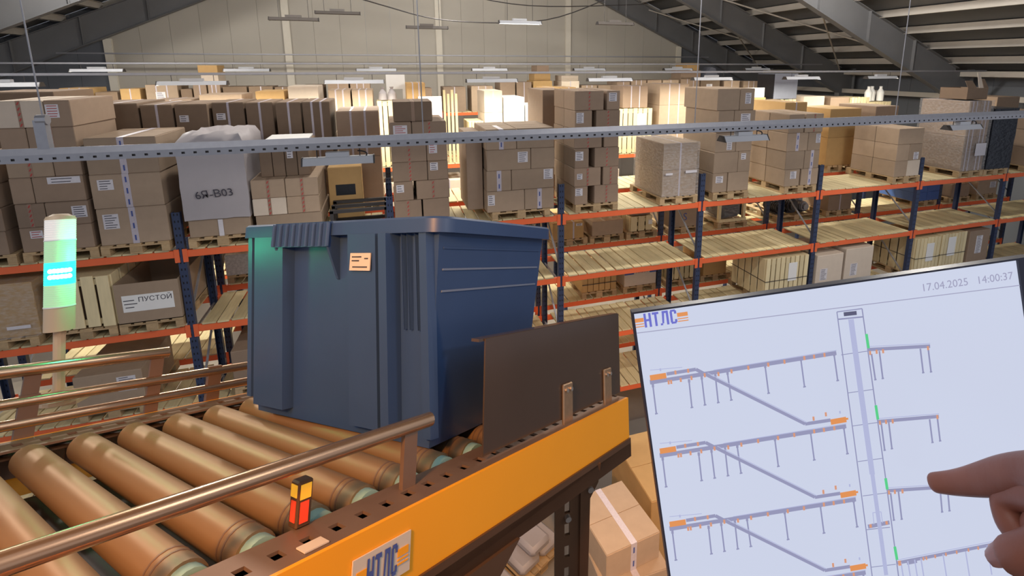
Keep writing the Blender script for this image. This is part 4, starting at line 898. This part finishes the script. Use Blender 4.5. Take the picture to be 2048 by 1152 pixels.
# front relief (the face looking along -x)
def relief(y0, y1, z0, z1, e0, name, m='tote', tap=0.0):
    f = lambda z: ins * (1 - z / TH); q = MB(); c = .004
    q.add([(f(z0) - e0 + c, y0 + c, z0), (f(z0) - e0 + c, y1 - c, z0), (f(z1) - e0, y1 - c, z1), (f(z1) - e0, y0 + c, z1), (f(z0) + .002, y0, z0), (f(z0) + .002, y1, z0), (f(z1) + .002, y1, z1), (f(z1) + .002, y0, z1)],
          [(0, 1, 2, 3), (0, 4, 5, 1), (1, 5, 6, 2), (2, 6, 7, 3), (3, 7, 4, 0)]); return build(q, name, M[m], tt)
Y = lambda f: TW * (1 - f)                                   # f = share of the front, from its left end
zt = TH - .028
def bump(f0, f1, z0, z1, e0, name): return relief(Y(f1), Y(f0), z0, z1, e0, name)
bump(.02, .060, .03, zt, .018, 'corner_rib'); bump(.085, .275, .02, zt, .026, 'raised_panel'); bump(.617, .765, .02, zt, .026, 'raised_panel'); bump(.775, .825, .02, zt, .032, 'raised_column')
for f0 in (.845, .870, .905): bump(f0, f0 + .013, zt - .17, zt, .012, 'stacking_rib')
bump(.93, .975, .02, zt, .018, 'corner_rib')
p = MB(); b0, b1 = Y(.53), Y(.225)                         # ribbed handle block in the rim
p.box(-.026, .006, b0, b1, TH - .050, TH - .001); nf = 8
hd = build(p, 'handle', M['tote'], tt)
for k in range(nf + 1): q = MB(); yy = b0 + (b1 - b0) * k / nf; q.cyl((-.027, yy, TH - .049), (-.027, yy, TH - .003), .0042, 8); build(q, 'grip_rib', M['tote'], hd, smooth=True)
for ya in (b1 - .006, b0):
    q = MB(); q.prism([(-.024, TH - .050), (.006, TH - .050), (.012, TH - .115), (.006, TH - .112)], 1, ya, ya + .006); build(q, 'gusset', M['tote'], hd)
f = ins * (1 - (TH - .085) / TH)
p = MB(); p.box(f - .0305, f - .0285, Y(.742), Y(.645), TH - .095, TH - .063); tl = build(p, 'paper_label', M['pale'], tt)
p = MB()
for (u0, u1, z) in ((.655, .70, TH - .070), (.715, .732, TH - .073), (.655, .69, TH - .077), (.66, .73, TH - .0885)): p.box(f - .0312, f - .0306, Y(u1), Y(u0), z - .0012, z + .0012)
build(p, 'print_lines', M['ink'], tl)
for z in (.262, .300, .338):                                 # pressed lines on the long near side
    p = MB(); g = ins * (1 - z / TH); p.box(.012 + g, TL - .012 - g, g - .0022, g + .001, z, z + .0035); build(p, 'side_line', M['tote_in'] if z < .33 else M['tote'], tt)

# ------------------------------------------------------------------ signal tower
ax = (loc_world(.312, 1.45, .093) - loc_world(.338, 1.45, -.122)).normalized(); P0 = loc_world(.338, 1.45, -.122); P1 = loc_world(.312, 1.45, .093); LEN = (P1 - P0).length
tw = thing('signal_tower', 'cylindrical signal tower light glowing green at the left of the conveyor', 'signal light', P0); tw.rotation_mode = 'QUATERNION'; tw.rotation_quaternion = ax.to_track_quat('Z', 'Y')
RT = .0245
def lens(z0, z1, m, name, ribs=True):
    p = MB(); nr = max(2, int((z1 - z0) / .0042)) if ribs else 1; n = 24; V = []; F = []; zs = []
    for k in range(nr):
        za = z0 + (z1 - z0) * k / nr; dz = (z1 - z0) / nr
        zs += [(za, RT), (za + dz * .78, RT), (za + dz * .88, RT - .0009 if ribs else RT)]
    zs.append((z1, RT))
    for z, r in zs: V += [(r * cos(2 * pi * i / n), r * sin(2 * pi * i / n), z) for i in range(n)]
    for j in range(len(zs) - 1): F += [(j * n + i, j * n + (i + 1) % n, (j + 1) * n + (i + 1) % n, (j + 1) * n + i) for i in range(n)]
    F += [tuple(range(n - 1, -1, -1)), tuple((len(zs) - 1) * n + i for i in range(n))]
    p.add(V, F); return build(p, name, M[m], tw, smooth=True)
lens(-.02, .028, 't_base', 'base_module', False); lens(.029, .073, 't_pale', 'green_lens'); lit = lens(.0735, .119, 't_lit', 'lit_lens'); lens(.1195, .163, 't_pale', 'green_lens'); lens(.165, .207, 't_white', 'clear_lens')
p = MB(); p.cyl((0, 0, .207), (0, 0, .214), RT + .001, 24, RT - .002); p.cyl((0, 0, .214), (0, 0, .219), RT - .004, 24, RT - .012); build(p, 'cap', M['t_base'], tw, smooth=True)
for z in (.0285, .164): p = MB(); p.cyl((0, 0, z - .001), (0, 0, z + .0012), RT + .0008, 24); build(p, 'seal_ring', M['white'], tw, smooth=True)
tc_dir = (tw.rotation_quaternion.inverted() @ (-P0.normalized()))
aa = math.atan2(tc_dir.y, tc_dir.x)
p = MB()
for k, da in enumerate((-.62, -.36, -.12, .12, .36, .62)):
    for zz in (.090, .102): p.cyl(((RT - .001) * cos(aa + da), (RT - .001) * sin(aa + da), zz), ((RT + .0012) * cos(aa + da), (RT + .0012) * sin(aa + da), zz + .0005 * (k % 2)), .0046, 10)
build(p, 'led_group', M['t_core'], tw)
p = MB(); p.cyl((0, 0, -.16), (0, 0, -.02), .010, 12); p.cyl((0, 0, -.165), (0, 0, -.157), .03, 16); p.box(-.03, .03, -.07, .0, -.172, -.164); build(p, 'pole', M['t_base'], tw)
gl = bpy.data.lights.new('tower_glow', 'POINT'); gl.energy = .8; gl.color = (.05, 1, .45); gl.shadow_soft_size = .02
g = bpy.data.objects.new('tower_glow', gl); COL.objects.link(g); g.parent = tw; g.location = tuple(Vector((0, 0, .095)) + (tw.rotation_quaternion.inverted() @ (loc_world(.55, 1.2, 0) - P0)).normalized() * .10)

# ------------------------------------------------------------------ touch panel
rt = Vector((cos(yaw), -sin(yaw), 0)); fw = Vector((sin(yaw) * cos(pitch), cos(yaw) * cos(pitch), -sin(pitch))); up = rt.cross(fw)
TLc = Vector((.110, .208, -.119)); ex = (rt * .9903 + up * .139).normalized(); ey = (up * .9903 - rt * .139).normalized(); ez = ex.cross(ey)
hm = thing('touch_panel', 'lit touch screen panel showing a conveyor line diagram, touched by a finger', 'screen', TLc); hm.rotation_mode = 'QUATERNION'; hm.rotation_quaternion = Matrix((ex, ey, ez)).transposed().to_quaternion()
K = .25 / 1019; SW, SH = 773 * K, 640 * K
p = MB(); p.box(0, SW, -SH, 0, -.004, 0); build(p, 'screen', M['scr_bg'], hm)
p = MB(); p.add([(-.0008, -SH - .012, -.0046), (SW + .0075, -SH - .012, -.0046), (SW + .0075, .0008, -.0046), (-.0008, .0008, -.0046), (.045, -SH + .02, -.034), (SW - .04, -SH + .02, -.034), (SW - .04, -.04, -.034), (.045, -.04, -.034)], [(0, 1, 2, 3), (7, 6, 5, 4), (0, 4, 5, 1), (1, 5, 6, 2), (2, 6, 7, 3), (3, 7, 4, 0)]); build(p, 'housing', M['case'], hm)
p = MB(); p.box(-.0009, 0, -SH - .012, .0009, -.0045, .0012); p.box(0, SW, 0, .0009, -.0045, .0012); p.box(SW, SW + .0075, -SH - .012, .0009, -.0045, .0012); p.box(0, SW, -SH - .012, -SH, -.0045, .0012); build(p, 'bezel', M['bezel'], hm)
def UV(x, y): dx, dy = x - 1268, y - 628; return ((dx * .9903 - dy * .139) * K, -(dx * .139 + dy * .9903) * K)
GM = [M['scr_line'], M['scr_fill'], M['scr_pale'], M['scr_or'], M['scr_or2'], M['scr_gr'], M['scr_dark'], M['scr_grey']]
G = MB(); lay = [0]
def clipseg(a, b):
    (x0, y0), (x1, y1) = a, b; t0, t1 = 0., 1.
    for p_, q_ in ((x0 - x1, x0 - .0002), (x1 - x0, SW - .0002 - x0), (y0 - y1, y0 + SH - .0002), (y1 - y0, -.0002 - y0)):
        if abs(p_) < 1e-12:
            if q_ < 0: return None
        else:
            r = q_ / p_
            if p_ < 0: t0 = max(t0, r)
            else: t1 = min(t1, r)
    if t0 >= t1: return None
    return ((x0 + (x1 - x0) * t0, y0 + (y1 - y0) * t0), (x0 + (x1 - x0) * t1, y0 + (y1 - y0) * t1))
def seg(x0, y0, x1, y1, w, mi):                              # width in photo pixels
    s = clipseg(UV(x0, y0), UV(x1, y1))
    if not s: return
    a, b = Vector((*s[0], 0)), Vector((*s[1], 0)); d = (b - a)
    if d.length < 1e-6: return
    nn = Vector((-d.y, d.x, 0)).normalized() * (w * K * (.68 if w < 7 else .5)); lay[0] = (lay[0] + 1) % 40; z = .00008 + lay[0] * 2e-6 + mi * 6e-5
    G.add([(a + nn).to_tuple()[:2] + (z,), (b + nn).to_tuple()[:2] + (z,), (b - nn).to_tuple()[:2] + (z,), (a - nn).to_tuple()[:2] + (z,)], [(0, 1, 2, 3)], mi)
c5 = lambda x, y: (1248 + x / 2.56, 500 + y / 2.56)
c6 = lambda x, y: (1248 + x / 2.56, 800 + y / 2.56)
def S5(x0, y0, x1, y1, w, mi): seg(*c5(x0, y0), *c5(x1, y1), w, mi)
def S6(x0, y0, x1, y1, w, mi): seg(*c6(x0, y0), *c6(x1, y1), w, mi)
S5(62, 428, 2048, 180, 1.2, 7)                               # header rule
# lift shaft
S5(1093, 320, 1205, 1152, 1.6, 0); S6(1205, 384, 1285, 990, 1.6, 0); S5(1222, 303, 1340, 1152, 1.8, 0); S6(1340, 384, 1420, 990, 1.8, 0)
S5(1093, 320, 1222, 303, 1.6, 0); S5(1098, 358, 1228, 345, 2.2, 0); S5(1126, 331, 1192, 324, 8, 6)
S5(1152, 358, 1262, 1152, 1.3, 2); S5(1176, 356, 1285, 1152, 1.3, 2); S5(1164, 358, 1274, 1152, 6, 2); S6(1274, 384, 1345, 900, 6, 2)
for (a, b, c, d) in ((1115, 540, 1250, 521), (1150, 735, 1280, 717), (1170, 905, 1305, 886), (1200, 1087, 1328, 1070)): S5(a, b, c, d, 1.1, 0)
for (a, b, c, d) in ((1225, 495, 1350, 479), (1270, 860, 1395, 845)): S6(a, b, c, d, 1.1, 0)
S6(1252, 652, 1362, 630, 6, 1); S6(1245, 668, 1365, 655, 1.2, 0); S6(1258, 648, 1270, 646, 7, 4); S6(1340, 632, 1352, 630, 7, 4); S6(1275, 580, 1318, 575, 1.2, 2); S6(1276, 580, 1282, 640, 1.2, 2); S6(1318, 575, 1326, 632, 1.2, 2)
S5(1242, 432, 1253, 505, 4, 5); S5(1290, 797, 1301, 870, 4, 5); S6(1340, 402, 1349, 460, 4, 5); S6(1387, 752, 1399, 820, 4, 5)
# platforms at the right of the shaft
def platform(F, x0, y0, x1, y1, legs, dots, hid=False):
    F(x0, y0, x1, y1, 5, 1); F(x0, y0 - 16, x1, y1 - 14, 1, 2)
    for (a, b, c, d) in legs: F(a, b, c, d, 2.4, 0); F(c - 6, d, c + 6, d - 2, 2, 0)
    for (a, b) in dots: F(a - 5, b, a + 5, b - 1, 6, 4)
platform(S5, 1250, 513, 1570, 495, ((1270, 535, 1290, 668), (1310, 520, 1328, 662), (1520, 508, 1535, 632), (1560, 505, 1575, 628)), ((1262, 530), (1295, 524), (1328, 521), (1558, 505)))
platform(S5, 1300, 882, 1615, 855, ((1320, 890, 1338, 1030), (1358, 880, 1375, 1022), (1568, 870, 1583, 990), (1608, 865, 1622, 982)), ((1312, 887), (1343, 883), (1377, 880), (1606, 858)))
platform(S6, 1350, 468, 1660, 448, ((1368, 480, 1385, 620), (1408, 470, 1425, 615), (1622, 462, 1632, 578), (1660, 460, 1670, 572)), ((1358, 476), (1388, 473), (1427, 470)))
S6(1400, 838, 2048, 712, 5, 1); S6(1400, 822, 2048, 696, 1, 2); S6(1450, 836, 1502, 826, 9, 1); S6(1405, 838, 1420, 836, 10, 4)
for lx in (1420, 1455, 1490, 1522, 1635, 1750, 1862, 1975): yb_ = 838 - (lx - 1400) * .1944; S6(lx, yb_, lx + 24, yb_ + 150, 2.0, 2)
for lx in (1535, 1550, 1595, 1650, 1705, 1765, 1815, 1870, 1925): yb_ = 842 - (lx - 1400) * .1944; S6(lx - 4, yb_, lx + 4, yb_ - 1, 5, 4)
# the four zigzag lines at the left: one drawing, repeated with a shift
def zig(ox, oy, last=False):
    F = lambda a, b, c, d, w, mi: S6(a + ox, b + oy, c + ox, d + oy, w, mi)
    F(235, 664, 1190, 512, 6, 1); F(235, 600, 400, 585, 1, 2); F(560, 600, 1190, 498, 1, 2)
    F(235, 640, 318, 627, 11, 3); F(235, 660, 318, 648, 8, 1); F(320, 620, 470, 596, 5, 1); F(470, 596, 520, 622, 5, 1)
    F(520, 622, 1030, 876, 4.6, 1); F(530, 614, 1040, 868, 1, 2); F(1030, 876, 1160, 856, 5, 1); F(1110 + 50, 866, 1240, 852, 11, 3); F(1235, 850, 1250, 848, 3, 3)
    for (a, b, c, d) in ((250, 680, 268, 825), (435, 655, 450, 793), (500, 640, 517, 780), (570, 630, 585, 768), (632, 615, 652, 755), (825, 580, 843, 720), (1008, 545, 1027, 687), (1178, 520, 1197, 655)): F(a, b, c, d, 2.2, 0); F(c - 7, d, c + 7, d - 3, 2, 0); F(a - 6, b, a + 6, b - 1, 5, 1)
    for (a, b) in ((330, 662), (343, 660), (392, 650), (447, 640), (365, 612), (430, 603), (515, 626), (585, 620), (652, 606), (738, 588), (840, 572), (923, 557), (1025, 538), (1075, 531), (1128, 522), (1072, 848), (1135, 826)): F(a - 5, b, a + 5, b - 1, 6, 4)
    for (a, b) in ((288, 598), (1208, 816)): F(a - 4, b, a + 4, b - 1, 4, 2)
zig(0, 0); zig(-50, -375); zig(-100, -750); zig(50, 375)
go = build(G, 'line_diagram', GM, hm)
# header logo
p = MB(); U0 = Vector((*UV(1289, 641), 0))
for q in logo_letters(66 * K, 28 * K): 
    p.add([(18.5 * K + x, -31 * K + y, .0004) for x, y in q], [(0, 1, 2, 3)])
build(p, 'logo_letters', M['scr_blue'], hm)
for (x0, x1) in ((.5 * K, 18 * K), (85.5 * K, 107 * K)):
    ym = -11 * K
    for (a, b) in ((ym, ym - 8 * K), (ym - 11 * K, ym - 13 * K), (ym - 16 * K, ym - 18 * K)):
        p = MB(); p.add([(x0, a, .0003), (x1, a, .0003), (x1, b, .0003), (x0, b, .0003)], [(0, 1, 2, 3)]); build(p, 'logo_bar', M['scr_or'], hm)
for txt, cx, cy in (('17.04.2025', 1890, 571), ('14:00:37', 1990, 557.5)):
    o = link('lettering', text_mesh(txt, 21.5 * K, .00001, 'lettering', M['scr_grey']), hm, (*UV(cx, cy), .0004))
p = MB(); p.cyl((SW * .55, -SH * .5, -.034), (SW * .55, -SH * .5, -.075), .022, 16); build(p, 'swivel', M['case'], hm)
# stand of the panel, plumb down to the deck
pc = TLc + ex * (SW * .55) - ey * (SH * .5) - ez * .078
p = MB(); p.cyl((0, 0, 0), (0, 0, 1.60 + pc.z), .019, 16); p.cyl((0, 0, 0), (0, 0, .012), .13, 24); tag(build(p, 'panel_stand', M['case'], None, (pc.x, pc.y + .02, -1.60)), 'dark pole stand carrying the touch panel, below the frame', 'stand')

# ------------------------------------------------------------------ the pointing hand
def skin_mesh(chains, name, levels=2):
    bm = bmesh.new(); lay_ = bm.verts.layers.skin.verify(); vid = {}
    def V(k):
        co, r = JT[k]
        if k not in vid: v = bm.verts.new(co); v[lay_].radius = (r, r); vid[k] = v
        return vid[k]
    for ch in chains:
        for a, b in zip(ch, ch[1:]): bm.edges.new((V(a), V(b)))
    bm.verts.ensure_lookup_table(); vid['root'][lay_].use_root = True
    me = bpy.data.meshes.new(name); bm.to_mesh(me); bm.free(); o = bpy.data.objects.new(name, me); COL.objects.link(o)
    sk = o.modifiers.new('s', 'SKIN'); sk.use_smooth_shade = True; sk.branch_smoothing = .3; ss = o.modifiers.new('u', 'SUBSURF'); ss.levels = levels; ss.render_levels = levels
    bpy.context.view_layer.update(); m2 = bpy.data.meshes.new_from_object(o.evaluated_get(bpy.context.evaluated_depsgraph_get())); bpy.data.objects.remove(o); m2.name = name
    m2.polygons.foreach_set('use_smooth', [True] * len(m2.polygons)); return m2
JT = {'i3': ((.2357, .1441, -.1947), .0044), 'i2': ((.2397, .1364, -.1893), .0056), 'i15': ((.2405, .1310, -.1842), .0064), 'i1': ((.2412, .1262, -.1792), .0074), 'i05': ((.2395, .1158, -.1668), .0086), 'i0': ((.2371, .1058, -.155), .0112),
      'm0': ((.2345, .0990, -.1600), .0108), 'm05': ((.2395, .1090, -.1700), .0082), 'm1': ((.2412, .1172, -.1795), .0070), 'm15': ((.2395, .1142, -.1850), .0064), 'm2': ((.2372, .1108, -.1885), .0062), 'm3': ((.2366, .1020, -.1880), .0056),
      'r0': ((.2328, .0940, -.1655), .0103), 'r1': ((.2403, .1054, -.1829), .0066), 'r2': ((.2353, .0997, -.1880), .0060), 'r3': ((.2354, .0930, -.1860), .0054),
      'p0': ((.2340, .0900, -.1700), .0095), 'p1': ((.2410, .0975, -.1833), .0060), 'p2': ((.2369, .0925, -.1862), .0055), 'p3': ((.2354, .0880, -.1840), .0050),
      't3': ((.2214, .1037, -.1893), .0070), 't25': ((.2203, .1000, -.1840), .0080), 't2': ((.2193, .0960, -.1784), .0084), 't1': ((.2234, .0881, -.1686), .0105), 't0': ((.2310, .0811, -.1562), .0140),
      'palm': ((.2382, .0909, -.1540), .0165), 'root': ((.2395, .0828, -.1500), .018), 'w': ((.2449, .0752, -.1461), .0185), 'a1': ((.2632, .0666, -.1485), .020), 'a2': ((.3134, .0481, -.1599), .026), 'a3': ((.380, .026, -.177), .030)}
hand = skin_mesh([('i3', 'i2', 'i15', 'i1', 'i05', 'i0', 'palm'), ('m3', 'm2', 'm15', 'm1', 'm05', 'm0', 'palm'), ('r3', 'r2', 'r1', 'r0', 'palm'), ('p3', 'p2', 'p1', 'p0', 'root'), ('t3', 't25', 't2', 't1', 't0', 'root'), ('palm', 'root', 'w', 'a1', 'a2', 'a3')], 'pointing_hand')
hand.materials.clear(); hand.materials.append(M['skin'])
ho = link('pointing_hand', hand); tag(ho, 'bare hand reaching in from the right, index finger touching the screen', 'hand')
def nail(tip, prev, side, name='fingernail', s=1.0):
    a = Vector(JT[tip][0]); b = Vector(JT[prev][0]); d = (a - b).normalized(); sd = (Vector(side) - d * d.dot(Vector(side))).normalized(); tv = d.cross(sd); r = JT[tip][1]
    p = MB(); V = []
    for j in range(5):
        for i in range(5):
            u = (i - 2) / 2; v = j / 4; V.append(tuple(a + d * (-.001 + .0075 * (v - .35)) * s + sd * (r * (.90 - .28 * u * u - .12 * v * v)) + tv * (r * .62 * u * (1 - .25 * v * v))))
    p.add(V, [(j * 5 + i, j * 5 + i + 1, (j + 1) * 5 + i + 1, (j + 1) * 5 + i) for j in range(4) for i in range(4)]); build(p, name, M['nail'], ho, smooth=True)
nail('t3', 't2', -Vector((.2214, .1037, -.1893)).normalized() + Vector((0, 0, .35)))
p = MB(); P = [Vector(q) for q in ((.330, .042, -.164), (.40, .020, -.182), (.50, -.02, -.205), (.62, -.08, -.23))]
for (a, b, r0, r1) in ((P[0], P[1], .034, .038), (P[1], P[2], .038, .043), (P[2], P[3], .043, .050)): p.cyl(a, b, r0, 18, r1)
p.cyl(P[0], P[0] + (P[1] - P[0]).normalized() * .02, .0365, 18); build(p, 'sleeve', M['sleeve'], ho, smooth=True)

# ------------------------------------------------------------------ lift everything from eye-relative to floor-relative heights
for o in list(S.objects):
    if o.parent is None: o.location.z += EYE
